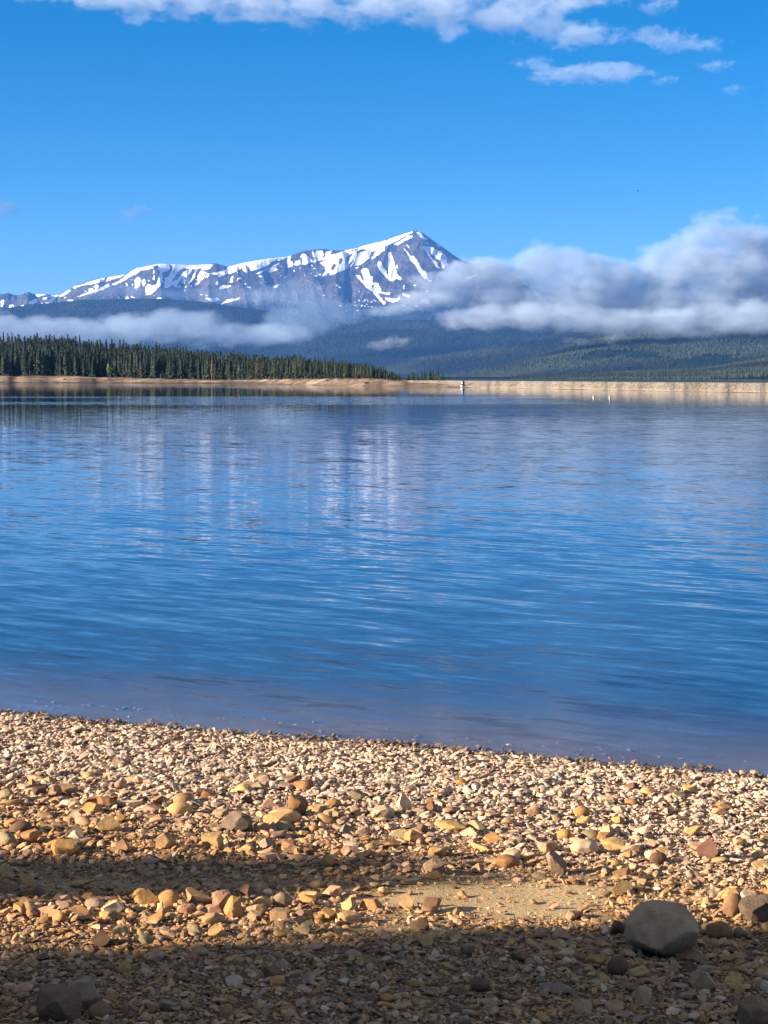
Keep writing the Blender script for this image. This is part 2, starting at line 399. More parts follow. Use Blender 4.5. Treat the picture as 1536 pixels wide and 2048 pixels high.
def cones(name, label, V, nrow, n, pr, Pg, hr, cols, seed, dens=None, s0=0.0):
    """a mass of tiny spired trees as one mesh"""
    g = np.random.default_rng(seed)
    c0 = np.searchsorted(Pg[0], pr[0]); c1 = np.searchsorted(Pg[0], pr[1]) - 2
    i = (s0 + (1 - s0) * g.random(n)) * (nrow - 2); j = c0 + g.random(n) * (c1 - c0)
    i0 = i.astype(int); j0 = j.astype(int); fi = (i - i0)[:, None]; fj = (j - j0)[:, None]
    P = (V[i0, j0] * (1 - fi) + V[i0 + 1, j0] * fi) * (1 - fj) + (V[i0, j0 + 1] * (1 - fi) + V[i0 + 1, j0 + 1] * fi) * fj
    px, py = proj(P[:, 0], P[:, 1], P[:, 2])
    keep = fbm(P[:, 0] / 240., P[:, 1] / 240., 3, seed + 1) > (0.30 if dens is None else dens)
    P = P[keep]; n = len(P)
    h = hr[0] + (hr[1] - hr[0]) * g.random(n) ** 1.3; r = h * (0.16 + 0.08 * g.random(n))
    k = 5
    a = np.arange(k) * 2 * np.pi / k + g.random(n)[:, None] * 6
    jit = 0.7 + 0.6 * g.random((n, k))
    ring = np.stack([np.cos(a) * jit * r[:, None], np.sin(a) * jit * r[:, None], np.broadcast_to(h[:, None] * (0.04 + 0.12 * g.random((n, k))), a.shape)], -1)
    tip = np.stack([0.1 * r, 0.1 * r, h], -1)[:, None]
    Vt = np.concatenate([ring, tip], 1) + P[:, None]
    b = (np.arange(n) * (k + 1))[:, None, None]
    tri = np.array([[q, (q + 1) % k, k] for q in range(k)])[None]
    stand = fbm(P[:, 0] / 420., P[:, 1] / 420., 3, seed + 7)[:, None]
    cc = np.array(cols)[g.integers(0, len(cols), n)] * 0.5 + np.array(cols).mean(0) * 0.5
    cc = cc * (0.85 + 0.3 * g.random((n, 1))) * (0.4 + 0.95 * sstep(0.3, 0.7, stand))
    col = np.repeat(cc, k + 1, 0)
    o = link(name, mesh_np(name, Vt.reshape(-1, 3), (b + tri).reshape(-1, 3), M_NEEDLE, col, smooth=False))
    tag(o, label, 'forest', kind='stuff')
    return o
GREENS = [(0.030, 0.048, 0.030), (0.042, 0.060, 0.034), (0.055, 0.070, 0.040), (0.026, 0.040, 0.030), (0.065, 0.066, 0.048)]

GREENS = [tuple(0.72 * q for q in c) for c in GREENS]
H1 = hill('hill', [(-1500, 640), (-200, 634), (0, 618), (90, 606), (160, 600), (300, 597), (400, 603), (500, 618), (600, 632), (760, 640), (900, 640), (1100, 640), (1536, 625), (3000, 640)], 12000, 10300, 13200, 101, 90)
H2 = hill('hill', [(-1500, 720), (200, 716), (330, 704), (420, 694), (560, 686), (640, 672), (760, 660), (900, 655), (1100, 650), (1300, 648), (1700, 640), (3000, 640)], 10000, 8700, 11000, 111, 80)
H3 = hill('hill', [(-1500, 760), (500, 757), (620, 748), (700, 738), (780, 728), (860, 713), (960, 698), (1060, 682), (1200, 664), (1400, 650), (1800, 642), (3000, 640)], 8000, 6900, 8800, 121, 60)
H4 = hill('hill', [(-1500, 768), (820, 762), (930, 752), (1000, 734), (1060, 715), (1130, 692), (1200, 676), (1280, 666), (1400, 656), (1536, 648), (1900, 640), (3000, 630)], 6000, 4700, 6900, 131, 75, warp=0.8)
H5 = hill('hill', [(-1500, 768), (1000, 766), (1080, 759), (1160, 754), (1230, 747), (1330, 743), (1400, 739), (1470, 728), (1536, 717), (1800, 690), (3000, 660)], 4000, 1500, 4600, 141, 24)
LB = 'distant blue-green conifer forest covering the '
cones('forest', LB + 'dark wooded shoulder below the snow', H1[0], H1[3], 32000, (-250, 1000), H1[1], (10, 16), GREENS, 201)
cones('forest', LB + 'deep blue slope under the low mist', H2[0], H2[3], 32000, (250, 1750), H2[1], (9, 15), GREENS, 202)
cones('forest', LB + 'middle spur behind the stone hut', H3[0], H3[3], 34000, (600, 1750), H3[1], (8, 13), GREENS, 203)
cones('forest', LB + 'lighter spur rising to the right', H4[0], H4[3], 46000, (840, 1750), H4[1], (7, 12), GREENS, 204, 0.36)
cones('forest', LB + 'nearest low hill behind the dam', H5[0], H5[3], 20000, (1020, 1750), H5[1], (5, 9), GREENS, 205, s0=0.4)

# ------------------------------------------------------------------ mountain
RIDGE = [(-1200, 600), (-400, 596), (-60, 594), (0, 591), (10, 587), (17, 585.5), (25, 589), (38, 591), (50, 586.5), (56, 584.5), (64, 586.5), (72, 588), (90, 588.5), (112, 591), (125, 585), (140, 578), (150, 572), (175, 562),
         (200, 556.5), (220, 553), (250, 549), (262, 542), (275, 536), (300, 531), (320, 527.5), (345, 528.5), (370, 530), (400, 529.5), (425, 527), (432, 526.5), (445, 530), (455, 534), (470, 530), (490, 525), (525, 519), (575, 513),
         (605, 502.5), (625, 499.5), (645, 498), (668, 500.5), (690, 501), (712, 496.5), (735, 489), (756, 484), (787, 475), (805, 469), (824, 463), (830, 462), (836, 462), (847, 467), (868, 482), (884, 493), (907, 510), (928, 523),
         (950, 528), (985, 531), (1010, 540), (1040, 562), (1080, 600), (1130, 632), (1200, 640), (1300, 645), (1536, 650), (2500, 660)]
p = np.concatenate([np.linspace(-1200, -170, 60), np.arange(-160, 1150, 1.0), np.linspace(1165, 2500, 60)])
s = np.concatenate([np.linspace(0, 0.25, 20, endpoint=False), np.linspace(0.25, 1, 250), np.linspace(1.03, 2, 14)])
Pg, Sg = np.meshgrid(p, s)
top = interp(RIDGE, Pg) + 0.9 * (fbm(Pg * 0.16, 0, 3, 301) - 0.5)
ypix = 745 - (745 - top) * np.minimum(Sg, 1) ** 1.12
Yr = 16500 + 900 * (fbm(Pg * 0.004, 0, 2, 302) - 0.5) + 500 * np.exp(-((Pg - 836) / 260.) ** 2)
Yb = 13600.0
Y = np.where(Sg <= 1, Yb + (Yr - Yb) * Sg, Yr + 2600 * (Sg - 1))
Z = np.where(Sg <= 1, z_at(ypix, Y), z_at(top, Yr) * (2 - Sg) ** 1.2)
X = x_at(Pg, Y, Z)
env = sstep(0.0, 0.25, Sg) * sstep(1.0, 0.93, Sg) * (Sg <= 1)
# ribs and gullies running down the face, leaning with the slope
lean = np.where(Pg > 690, (1 - Sg) * 0.55, (1 - Sg) * -0.35) * 900
ux = (X + lean * 1.2) / 330.0
rib = ridged(ux, Sg * 1.6, 3, 311, 0.55) - 0.55
rib2 = ridged(ux * 0.37, Sg * 0.9, 3, 312) - 0.55
Z = Z + env * (135 * rib + 120 * rib2) * (0.55 + 0.45 * Sg)
# rock steps and the shoulder below the long snow band
Z = Z + env * 30 * (fbm(X / 180., Sg * 14, 4, 313) - 0.5)
px, py = proj(X, Y, Z)

SN = []
def add(o, sc, *polys):
    for q in polys:
        SN.append(np.array(q, float) / sc + np.array(o))
add((0, 500), 5.12,
    [(770,365),(850,350),(930,320),(1050,288),(1078,275),(1060,320),(1000,335),(950,350),(900,355),(850,362),(780,380)],
    [(1075,330),(1100,280),(1180,265),(1285,253),(1240,278),(1160,302),(1120,310)],
    [(1150,362),(1150,345),(1230,310),(1300,280),(1360,240),(1365,215),(1450,178),(1536,160),(1536,195),(1440,215),(1370,260),(1280,305),(1200,348)],
    [(590,475),(650,445),(690,415),(730,405),(700,440),(640,475)], [(740,380),(780,368),(770,398)],
    [(785,482),(850,452),(920,422),(1000,398),(1080,362),(1110,340),(1122,370),(1060,408),(960,432),(860,468)],
    [(960,375),(990,355),(1012,375),(980,397)], [(900,400),(940,390),(960,410),(910,427)],
    [(470,580),(505,500),(550,480),(592,458),(560,515),(520,555)], [(335,582),(400,548),(480,540),(460,575),(390,590)],
    [(360,472),(370,448),(440,443),(465,460),(400,477)], [(488,482),(540,463),(582,458),(570,485)], [(268,578),(300,563),(345,590),(300,598)],
    [(575,583),(600,545),(658,565),(620,582)], [(280,548),(300,530),(360,498),(388,530),(330,558)], [(92,560),(140,558),(152,605),(98,618)],
    [(8,510),(46,510),(30,582),(-40,582)], [(690,510),(752,512),(730,525),(700,522)], [(815,560),(835,545),(852,555),(830,570)],
    [(998,520),(1020,514),(1034,530),(1010,534)], [(1185,450),(1238,500),(1215,495)], [(1280,500),(1300,470),(1320,498)], [(1335,465),(1375,490),(1350,492)],
    [(430,490),(480,485),(470,505),(440,508)], [(215,570),(245,568),(240,588),(218,585)], [(355,540),(360,500),(385,505),(380,545)], [(560,540),(565,520),(580,535)])
add((240, 500), 5.12,
    [(0,310),(60,260),(130,205),(200,175),(300,152),(380,146),(440,135),(505,140),(510,200),(480,217),(430,200),(400,217),(380,195),(340,190),(300,187),(200,222),(130,267),(60,302),(0,337)],
    [(152,300),(190,268),(217,290),(195,392),(148,388)], [(218,310),(250,293),(267,340),(235,378)],
    [(258,380),(290,343),(340,380),(380,340),(400,258),(432,248),(442,320),(412,360),(360,420),(320,457),(265,462)],
    [(398,262),(418,190),(500,148),(492,212),(432,232),(440,300),(410,335)],
    [(448,382),(458,288),(500,268),(540,172),(508,145),(600,146),(652,180),(600,242),(540,322),(590,302),(650,222),(692,208),(642,282),(592,342),(580,384),(530,362),(480,392)],
    [(560,146),(740,152),(900,147),(955,147),(920,192),(870,207),(820,187),(790,202),(740,192),(720,242),(698,252),(708,192),(640,182)],
    [(628,342),(638,288),(692,218),(682,282),(662,337)], [(693,349),(740,278),(770,206),(788,213),(762,282),(720,334)],
    [(748,367),(788,330),(798,258),(838,203),(853,213),(827,292),(802,353)], [(828,302),(858,223),(882,223),(862,282),(835,312)],
    [(873,284),(888,238),(918,243),(902,278)],
    [(925,242),(1000,225),(1080,203),(1130,160),(1250,126),(1300,110),(1350,106),(1440,96),(1536,80),(1536,142),(1450,182),(1390,202),(1340,217),(1320,180),(1300,232),(1270,217),(1250,180),(1200,217),(1130,242),(1080,247),(1010,283),(1000,257)],
    [(1123,338),(1138,280),(1160,257),(1157,332)], [(1200,297),(1220,273),(1252,285),(1230,302)], [(1008,393),(1050,363),(1145,363),(1110,387),(1030,404)],
    [(983,330),(1002,322),(1002,362),(983,357)], [(865,490),(1000,488),(1015,522),(940,534)], [(1028,563),(1090,508),(1236,488),(1200,514),(1100,538)],
    [(758,518),(792,540),(797,584),(775,567)], [(598,370),(620,358),(627,382),(605,388)], [(663,378),(692,363),(682,388)], [(898,580),(922,573),(917,614)],
    [(1420,262),(1440,258),(1455,275),(1430,278)], [(1480,278),(1500,280),(1490,288)], [(1270,342),(1300,340),(1295,355)], [(1290,378),(1345,375),(1330,390)],
    [(58,335),(72,335),(80,370),(66,372)], [(120,340),(134,345),(130,368)], [(335,300),(345,255),(360,262),(352,312)], [(372,490),(440,488),(430,502),(380,500)], [(340,200),(355,190),(352,235),(340,240)])
add((480, 480), 5.12,
    [(0,240),(100,211),(200,200),(300,190),(372,180),(370,202),(300,227),(200,277),(120,313),(95,272),(65,333),(40,322),(20,272),(0,272)],
    [(378,180),(450,162),(518,146),(500,178),(400,213),(385,208)], [(298,333),(308,290),(350,253),(408,232),(362,282),(388,300),(340,328)],
    [(158,348),(210,318),(272,293),(240,327),(190,348)], [(483,283),(478,210),(498,165),(522,158),(517,200),(543,240),(532,278)],
    [(558,252),(568,213),(612,203),(618,237),(600,263)], [(628,253),(638,210),(618,170),(638,138),(672,143),(692,190),(680,158),(722,190),(743,222),(690,248)],
    [(738,100),(760,150),(790,108),(853,108),(858,152),(832,202),(790,223),(748,228),(770,180),(743,150)],
    [(828,207),(868,175),(878,118),(948,103),(922,150),(1000,138),(1100,102),(1200,82),(1100,132),(1000,172),(900,203)],
    [(818,232),(900,205),(1000,165),(1100,130),(1160,112),(1200,106),(1210,80),(1250,60),(1350,36),(1536,-6),(1536,32),(1482,62),(1483,102),(1402,162),(1350,198),(1340,190),(1380,130),(1420,90),(1340,130),(1322,192),(1222,258),(1172,268),(1180,220),(1140,262),(1100,293),(1050,313),(960,353),(920,358),(910,322),(872,363),(828,373),(880,320),(860,270)],
    [(1238,310),(1270,288),(1312,293),(1332,370),(1358,380),(1352,430),(1412,440),(1443,500),(1453,530),(1536,543),(1536,563),(1440,547),(1350,527),(1290,482),(1220,402),(1187,360),(1215,358),(1265,420),(1265,380)],
    [(1358,535),(1400,538),(1442,590),(1494,650),(1470,664),(1418,610)], [(1418,218),(1447,240),(1472,290),(1522,370),(1536,402),(1500,392),(1450,312),(1418,270)],
    [(778,310),(802,343),(834,350),(822,363),(795,357)], [(753,367),(790,353),(787,381)], [(978,460),(1037,483),(1027,492)], [(343,482),(400,443),(412,455),(370,492)],
    [(543,317),(557,308),(568,320),(555,328)], [(458,375),(472,364),(486,375),(470,384)], [(1178,285),(1210,272),(1222,280),(1190,292)], [(720,250),(745,250),(738,275)],
    [(1485,595),(1536,588),(1536,622),(1500,612)], [(40,450),(60,442),(75,452),(55,460)], [(190,368),(210,362),(220,376),(200,378)])
add((600, 440), 3.84,
    [(677,250),(695,243),(717,300),(732,360),(747,420),(778,440),(777,463),(740,452),(710,473),(690,463),(678,410)],
    [(598,330),(620,318),(642,360),(683,440),(692,468),(660,443),(618,392),(600,355)],
    [(660,158),(720,131),(860,84),(864,98),(800,127),(740,162),(700,182),(660,196)], [(718,187),(760,164),(830,122),(867,120),(867,132),(800,162),(755,190),(723,192)],
    [(893,95),(917,93),(974,145),(972,160),(928,137)], [(813,190),(832,188),(847,212),(830,217)],
    [(796,218),(822,235),(852,280),(882,280),(912,340),(932,380),(968,395),(983,454),(953,447),(918,402),(878,342),(848,312),(833,270)],
    [(938,203),(1000,203),(1084,245),(1030,257),(1015,268),(987,247),(1003,280),(1053,330),(1078,378),(1048,362),(1008,302),(968,252)],
    [(1028,265),(1060,256),(1102,253),(1128,280),(1134,360),(1088,374),(1083,312),(1043,297)], [(1162,293),(1200,313),(1270,330),(1220,353),(1178,327)],
    [(1043,178),(1083,205),(1072,213),(1043,192)], [(1270,443),(1353,415),(1348,432),(1290,457)], [(653,598),(700,603),(750,603),(770,572),(770,612),(720,633),(668,622)],
    [(778,558),(843,578),(843,603),(800,583)], [(918,620),(960,598),(992,618),(1013,640),(1038,672),(1000,662),(960,637),(933,637)], [(1120,663),(1183,643),(1152,667)],
    [(965,172),(985,172),(988,188),(970,185)], [(735,345),(752,352),(750,374),(738,368)], [(795,500),(803,500),(800,535),(792,530)])
HOLES = []
for q in ([(960,230),(985,260),(962,310),(925,310)], [(1015,245),(1020,190),(1045,180),(1055,210),(1030,250)], [(1090,180),(1110,150),(1160,130),(1150,160),(1100,240),(1085,250)],
          [(1090,285),(1130,230),(1165,200),(1160,230),(1120,275)], [(1240,95),(1290,95),(1300,105),(1215,130),(1200,160),(1195,120)], [(1345,470),(1362,450),(1372,495),(1355,490)]):
    HOLES.append(np.array(q, float) / 5.12 + np.array((480, 480)))
for q in ([(1005,0),(0,0),(0,0)],): pass
for q in ([(540,240),(560,180),(572,190),(545,245)], [(545,300),(600,215),(650,180),(655,195),(580,290),(530,330)], [(340,170),(385,150),(395,180),(345,210)]):
    HOLES.append(np.array(q, float) / 5.12 + np.array((240, 500)))
for _ in range(46):     # little snow patches along the foot of the face
    cx, cy = (random.uniform(693, 753), random.uniform(599, 614)) if random.random() < 0.6 else (random.uniform(640, 900), random.uniform(560, 625))
    a, b = random.uniform(0.8, 3.2), random.uniform(0.6, 1.5)
    SN.append(np.array([(cx + a * math.cos(k * 1.05), cy + b * math.sin(k * 1.05) + 0.3 * a * math.cos(k * 1.05)) for k in range(6)]))
for _ in range(60):
    cx = random.uniform(0, 640); cy = float(interp(RIDGE, cx)) + random.uniform(10, 66)
    a, b = random.uniform(0.8, 3.0), random.uniform(0.5, 1.3)
    SN.append(np.array([(cx + a * math.cos(k * 1.05), cy + b * math.sin(k * 1.05)) for k in range(6)]))
wx_ = px + 1.9 * (fbm(px * 0.3, py * 0.3, 4, 321, 0.65) - 0.5) * 2
wy_ = py + 1.5 * (fbm(px * 0.3, py * 0.3, 4, 322, 0.65) - 0.5) * 2
def inside(poly, x, y, val, out):
    lo, hi = poly.min(0), poly.max(0)
    m = np.nonzero((x >= lo[0]) & (x <= hi[0]) & (y >= lo[1]) & (y <= hi[1]) & (Sg <= 1.06))
    if not len(m[0]): return
    qx, qy = x[m], y[m]; c = np.zeros(len(qx), bool)
    n = len(poly)
    for i in range(n):
        x1, y1 = poly[i]; x2, y2 = poly[(i + 1) % n]
        if y1 == y2: continue
        c ^= ((y1 > qy) != (y2 > qy)) & (qx < (x2 - x1) * (qy - y1) / (y2 - y1) + x1)
    out[m[0][c], m[1][c]] = val
snow = np.zeros_like(px)
for q in SN: inside(q, wx_, wy_, 1.0, snow)
for q in HOLES: inside(q, wx_, wy_, 0.0, snow)
# the plateau crest and the unseen back keep their snow
snow = np.where(Sg > 1.02, 0.8 * (fbm(X / 300., Y / 300., 3, 330) > 0.45), snow)
forest = sstep(596, 622, py + 10 * (fbm(px * 0.06, py * 0.1, 3, 340) - 0.5)) * (1 - snow)
o = link('mountain', mesh_np('mountain', np.stack([X, Y, Z], -1).reshape(-1, 3), grid_faces(len(s), len(p)), M_MTN, attrs={'snow': snow.ravel(), 'forest': forest.ravel()}))
tag(o, kind='structure')

# ------------------------------------------------------------------ conifers
def crown_mesh(name, h, r, n, col, seed, base=0.12, lean=0.0, size=1.0, power=1.0):
    g = np.random.default_rng(seed)
    u = g.random(n) ** 0.8
    z = h * (base + (1 - base) * u)
    rad = r * ((1 - u) ** power * 0.95 + 0.04) * (0.75 + 0.5 * np.abs(np.sin(u * (14 + 5 * g.random()) + g.random() * 3)))
    a = g.random(n) * 2 * np.pi
    rad = rad * (0.8 + 0.35 * np.sin(a * 2 + g.random() * 6) * 0.5)
    ti = rad * (0.85 + 0.4 * g.random(n))
    dirx, diry = np.cos(a), np.sin(a)
    wd = (0.18 + 0.18 * g.random(n)) * size * r * (0.5 + 0.5 * (1 - u))
    drop = (0.25 + 0.35 * g.random(n)) * rad
    base_p = np.stack([dirx * ti * 0.12, diry * ti * 0.12, z + 0.03 * h], -1)
    tip = np.stack([dirx * ti, diry * ti, z - drop], -1)
    side = np.stack([-diry * wd, dirx * wd, 0 * a], -1)
    midp = base_p * 0.45 + tip * 0.55
    dz = np.stack([0 * a, 0 * a, -0.6 * wd], -1)
    V = np.stack([base_p, midp - side + dz, tip, midp + side + dz * (g.random(n)[:, None])], 1)
    V = np.concatenate([V.reshape(-1, 3), [(-.03 * r, 0, h * 0.86), (.03 * r, 0, h * 0.86), (0.02 * r, .04 * r, h * 0.86), (0, 0, h * 1.02)]])
    V[:, 0] += lean * (V[:, 2] / h) ** 2
    Fq = np.arange(4 * n).reshape(n, 4)
    Fq = np.concatenate([Fq, [[4 * n, 4 * n + 1, 4 * n + 3, 4 * n + 3]]])[:-1]
    cc = np.array(col)[None] * (0.65 + 0.7 * g.random((n, 1)))
    cc = np.concatenate([np.repeat(cc, 4, 0), np.tile(np.array(col), (4, 1))])
    return mesh_np(name, V, Fq, M_NEEDLE, cc, smooth=False)
def trunk_mesh(name, h, r, seed=0, top=0.97):
    k = 6; zs = np.array([-0.3, 0.02 * h, 0.3 * h, 0.6 * h, top * h]); rs = np.array([1.25, 1.0, 0.8, 0.5, 0.1]) * r
    a = np.arange(k) * 2 * np.pi / k
    V = np.stack([np.stack([np.cos(a) * q, np.sin(a) * q, 0 * a + z], -1) for q, z in zip(rs, zs)]).reshape(-1, 3)
    i = np.arange(len(zs) * k).reshape(len(zs), k)
    Fq = np.stack([i[:-1], np.roll(i[:-1], -1, 1), np.roll(i[1:], -1, 1), i[1:]], -1).reshape(-1, 4)
    return mesh_np(name, V, Fq, M_BARK)
KINDS = []
for k in range(9):
    h = 8.5 * (0.85 + 0.3 * random.random()); r = h * random.uniform(0.12, 0.20)
    col = [(0.042, 0.060, 0.040), (0.058, 0.072, 0.048), (0.034, 0.050, 0.038), (0.072, 0.078, 0.058), (0.040, 0.058, 0.044)][k % 5]
    cr = crown_mesh('crown', h, r, 170, col, 500 + k, base=random.uniform(0.05, 0.28), lean=random.uniform(-.1, .1), size=1.5, power=random.choice([0.7, 0.85, 1.0]))
    KINDS.append((cr, trunk_mesh('trunk', h, 0.10), h))
GREY = (crown_mesh('crown', 8.0, 0.9, 60, (0.20, 0.17, 0.145), 560, base=0.25, size=0.9), trunk_mesh('trunk', 8.2, 0.11), 8.0)
def shore_pos(p, r):
    D = float(shore_dist(np.array(p))); z = float(shore_z(np.array([float(p)]), np.array([float(r)]))[0])
    Y = D + r
    return (x_at(p, Y, z), Y, z)
def bank_w(p): return float(np.clip(shore_dist(np.array(p)) * 0.03, 4, 22))
def plant(kind, pos, sc, rz, label, group, name='pine_tree', cat='tree'):
    e = bpy.data.objects.new(name, None); C.objects.link(e)
    e.location = pos; e.rotation_euler = (0, 0, rz); e.scale = sc
    tag(e, label, cat, group)
    for nm, me in (('trunk', kind[1]), ('crown', kind[0])): link(nm, me, e)
    return e
spots = []
for _ in range(260):       # front rows, individually
    pxx = random.uniform(-60, 800); r = bank_w(pxx) * random.uniform(0.95, 1.15) + abs(random.gauss(0, 9))
    if pxx > 690: r = bank_w(pxx) * 1.0 + random.uniform(0, 25) * (806 - pxx) / 120
    spots.append((pxx, r))
spots.sort()
LBL = ['slender dark green conifer in the front rows of the far forest above the sandy shore',
       'grey half-bare conifer standing among the dark trees of the far left shore']
for i, (pxx, r) in enumerate(spots):
    grey = random.random() < 0.12
    kd = GREY if grey else random.choice(KINDS)
    q = random.uniform(0.78, 1.15) * float(tree_h(np.array(float(pxx)))) / 8.5
    plant(kd, shore_pos(pxx, r), (q * random.uniform(0.85, 1.15), q * random.uniform(0.85, 1.15), q), random.uniform(0, 6.28), LBL[1 if grey else 0],
          'grey half-bare conifers of the far shore' if grey else 'dark conifers of the far left shore')
for pxx in list(np.linspace(812, 905, 22)):
    q = random.uniform(0.2, 0.42) * (1.1 if 825 < pxx < 900 else 0.6)
    p3 = shore_pos(pxx + random.uniform(-2, 2), 26 + random.uniform(0, 14))
    plant(random.choice(KINDS), p3, (q * 1.3, q * 1.3, q), random.uniform(0, 6), 'small dark conifer peeping over the dam crest between the forest and the white hut', 'small conifers behind the dam crest')
# bright green leafy tree at the forest edge
def leafy_mesh(name, h, r, n, col, seed):
    g = np.random.default_rng(seed)
    d = g.normal(size=(n, 3)); d /= np.linalg.norm(d, axis=1)[:, None]
    rad = g.random(n) ** 0.4 * (0.75 + 0.35 * np.sin(d[:, 0] * 5 + 1) * np.cos(d[:, 2] * 4))
    P = d * rad[:, None] * np.array([r, r, h * 0.45]) + np.array([0, 0, h * 0.58])
    a = g.normal(size=(n, 3)); a /= np.linalg.norm(a, axis=1)[:, None]; b = np.cross(a, d); b /= np.linalg.norm(b, axis=1)[:, None] + 1e-6
    sz = 0.22 * r * (0.6 + 0.8 * g.random((n, 1)))
    V = np.stack([P - a * sz, P - b * sz * .7, P + a * sz, P + b * sz * .7], 1).reshape(-1, 3)
    return mesh_np(name, V, np.arange(4 * n).reshape(n, 4), M_NEEDLE, np.repeat(np.array(col)[None] * (0.6 + 0.8 * g.random((n, 1))), 4, 0), smooth=False)
LEAFY = (leafy_mesh('crown', 4.6, 1.7, 260, (0.075, 0.125, 0.032), 71), trunk_mesh('trunk', 3.2, 0.09), 4.6)
plant(LEAFY, shore_pos(221, bank_w(221) * 0.98), (1.0, 1.0, 1.2), 0.4, 'bright green leafy tree at the front of the dark far forest', None, 'leafy_tree')
plant(LEAFY, shore_pos(408, bank_w(408) + 110), (1.0, 1.0, 1.5), 2.0, 'yellow-green leafy treetop showing above the dark far forest', None, 'leafy_tree')
for k, pxx in enumerate([190, 300, 575, 690]):
    q = random.uniform(0.22, 0.36)
    plant(LEAFY, shore_pos(pxx, bank_w(pxx) * 0.9), (q * 1.3, q * 1.3, q), k * 1.3, 'low green bush at the foot of the far forest where the sand begins', 'low bushes along the far sand', 'bush', 'bush')
# the wood behind the front rows: one mass
Vs, Fs, Cs = [], [], []; off = 0
for i in range(4200):
    pxx = random.uniform(-320, 800) ; r = bank_w(pxx) * (0.98 + 0.1 * random.random()) + (random.random() ** 0.9 * 190 if i % 5 < 3 else random.random() * 26)
    if pxx > 700: r = bank_w(pxx) + random.uniform(0, 1) * max(4, 60 * (806 - pxx) / 106)
    x, y, z = shore_pos(pxx, r)
    me = random.choice(KINDS)[0] if random.random() < 0.9 else GREY[0]
    n = len(me.vertices); v = np.empty(n * 3, np.float32); me.vertices.foreach_get('co', v); v = v.reshape(-1, 3)
    c = np.empty(n * 4, np.float32); me.attributes['Col'].data.foreach_get('color', c); c = c.reshape(-1, 4)[:, :3]
    n4 = (n // 4 - 1) * 4
    q = (random.uniform(0.78, 1.15) if i % 5 < 4 else random.uniform(0.25, 0.5)) * float(tree_h(np.array(float(pxx)))) / 8.5
    a = random.uniform(0, 6.28); ca, sa = math.cos(a), math.sin(a)
    v = v[:n4] @ np.array([[ca, sa, 0], [-sa, ca, 0], [0, 0, 1]]) * q + np.array([x, y, z])
    Vs.append(v); Cs.append(c[:n4] * random.uniform(0.65, 1.35)); Fs.append(np.arange(n4).reshape(-1, 4) + off); off += n4
o = link('forest', mesh_np('forest', np.concatenate(Vs), np.concatenate(Fs), M_NEEDLE, np.concatenate(Cs), smooth=False))
tag(o, 'dense dark conifer wood covering the knoll of the far left shore', 'forest', kind='stuff')

# ------------------------------------------------------------------ the trees on our own shore whose shade falls on the beach
def big_tree(tipx, tipy, ht, r, n, seed, base=0.15, power=1.0, label=''):
    z0 = float(gz(tipx, tipy)); L = (ht) / math.tan(SUN_EL)
    bx, by = tipx - L * math.cos(SUN_A), tipy - L * math.sin(SUN_A)
    zb = float(gz(bx, by)); h = z0 + ht - zb
    kd = (crown_mesh('crown', h, r, n, (0.045, 0.065, 0.036), seed, base=base, size=0.55, power=power), trunk_mesh('trunk', h, 0.16), h)
    return plant(kd, (bx, by, zb), (1, 1, 1), 0.3, label, None)
big_tree(0.35, 7.42, 7.0, 0.85, 4200, 81, 0.10, 0.7, 'slim pointed conifer on the near shore throwing the narrow upper shadow')
big_tree(-0.05, 7.63, 8.2, 1.8, 14000, 82, 0.10, 0.55, 'slightly taller conifer beside the slim pointed one on the near shore')
CW = math.cos(SUN_A); SW = math.sin(SUN_A)
for k, (w, ht, r, d) in enumerate([(4.85, 12.5, 1.9, 0), (4.0, 13.0, 2.2, 5), (2.6, 14, 2.3, 2), (0.8, 14, 2.3, 7)]):
    # w: sideways offset of the shade band; place so that mid-crown shades the beach in front of the camera
    along = -17.0 - d
    x0, y0 = along * CW - w * SW, along * SW + w * CW
    zb = float(gz(x0, y0))
    kd = (crown_mesh('crown', ht, r, 11000, (0.042, 0.062, 0.036), 90 + k, base=0.12, size=0.6, power=0.75), trunk_mesh('trunk', ht, 0.2), ht)
    plant(kd, (x0, y0, zb), (1, 1, 1), k, ['broad conifer at the edge of the lower shadow', 'second conifer behind the lower shadow', 'tall conifer shading the near stones', 'tall conifer beside the viewpoint'][k], None)

# ------------------------------------------------------------------ hut on the dam, buoys, bird
def box(bm, c, d, taper=1.0, rz=0.0):
    vs = []
    for sz in (-1, 1):
        k = taper if sz > 0 else 1.0
        for sx, sy in ((-1, -1), (1, -1), (1, 1), (-1, 1)):
            v = Vector((sx * d[0] / 2 * k, sy * d[1] / 2 * k, sz * d[2] / 2)); v.rotate(Matrix.Rotation(rz, 3, 'Z'))
            vs.append(bm.verts.new(v + Vector(c)))
    for f in ((3, 2, 1, 0), (4, 5, 6, 7), (0, 1, 5, 4), (1, 2, 6, 5), (2, 3, 7, 6), (3, 0, 4, 7)): bm.faces.new([vs[i] for i in f])
def prism_roof(bm, c, d, h):
    x, y = d[0] / 2, d[1] / 2
    pts = [(-x, -y, 0), (x, -y, 0), (x, y, 0), (-x, y, 0), (-x, 0, h), (x, 0, h)]
    v = [bm.verts.new(Vector(q) + Vector(c)) for q in pts]
    for f in ((3, 2, 1, 0), (0, 1, 5, 4), (2, 3, 4, 5), (1, 2, 5), (3, 0, 4)): bm.faces.new([v[i] for i in f])
hy = float(shore_dist(np.array(926.0))) + 2.6
hut = bpy.data.objects.new('gauge_hut', None); C.objects.link(hut); hut.location = (x_at(926, hy, 0.5), hy, 0.42); hut.rotation_euler = (0, 0, R(26)); hut.scale = (0.55, 0.55, 0.68)
tag(hut, 'tiny white hut with a dark shaded side standing on the dam face', 'hut')
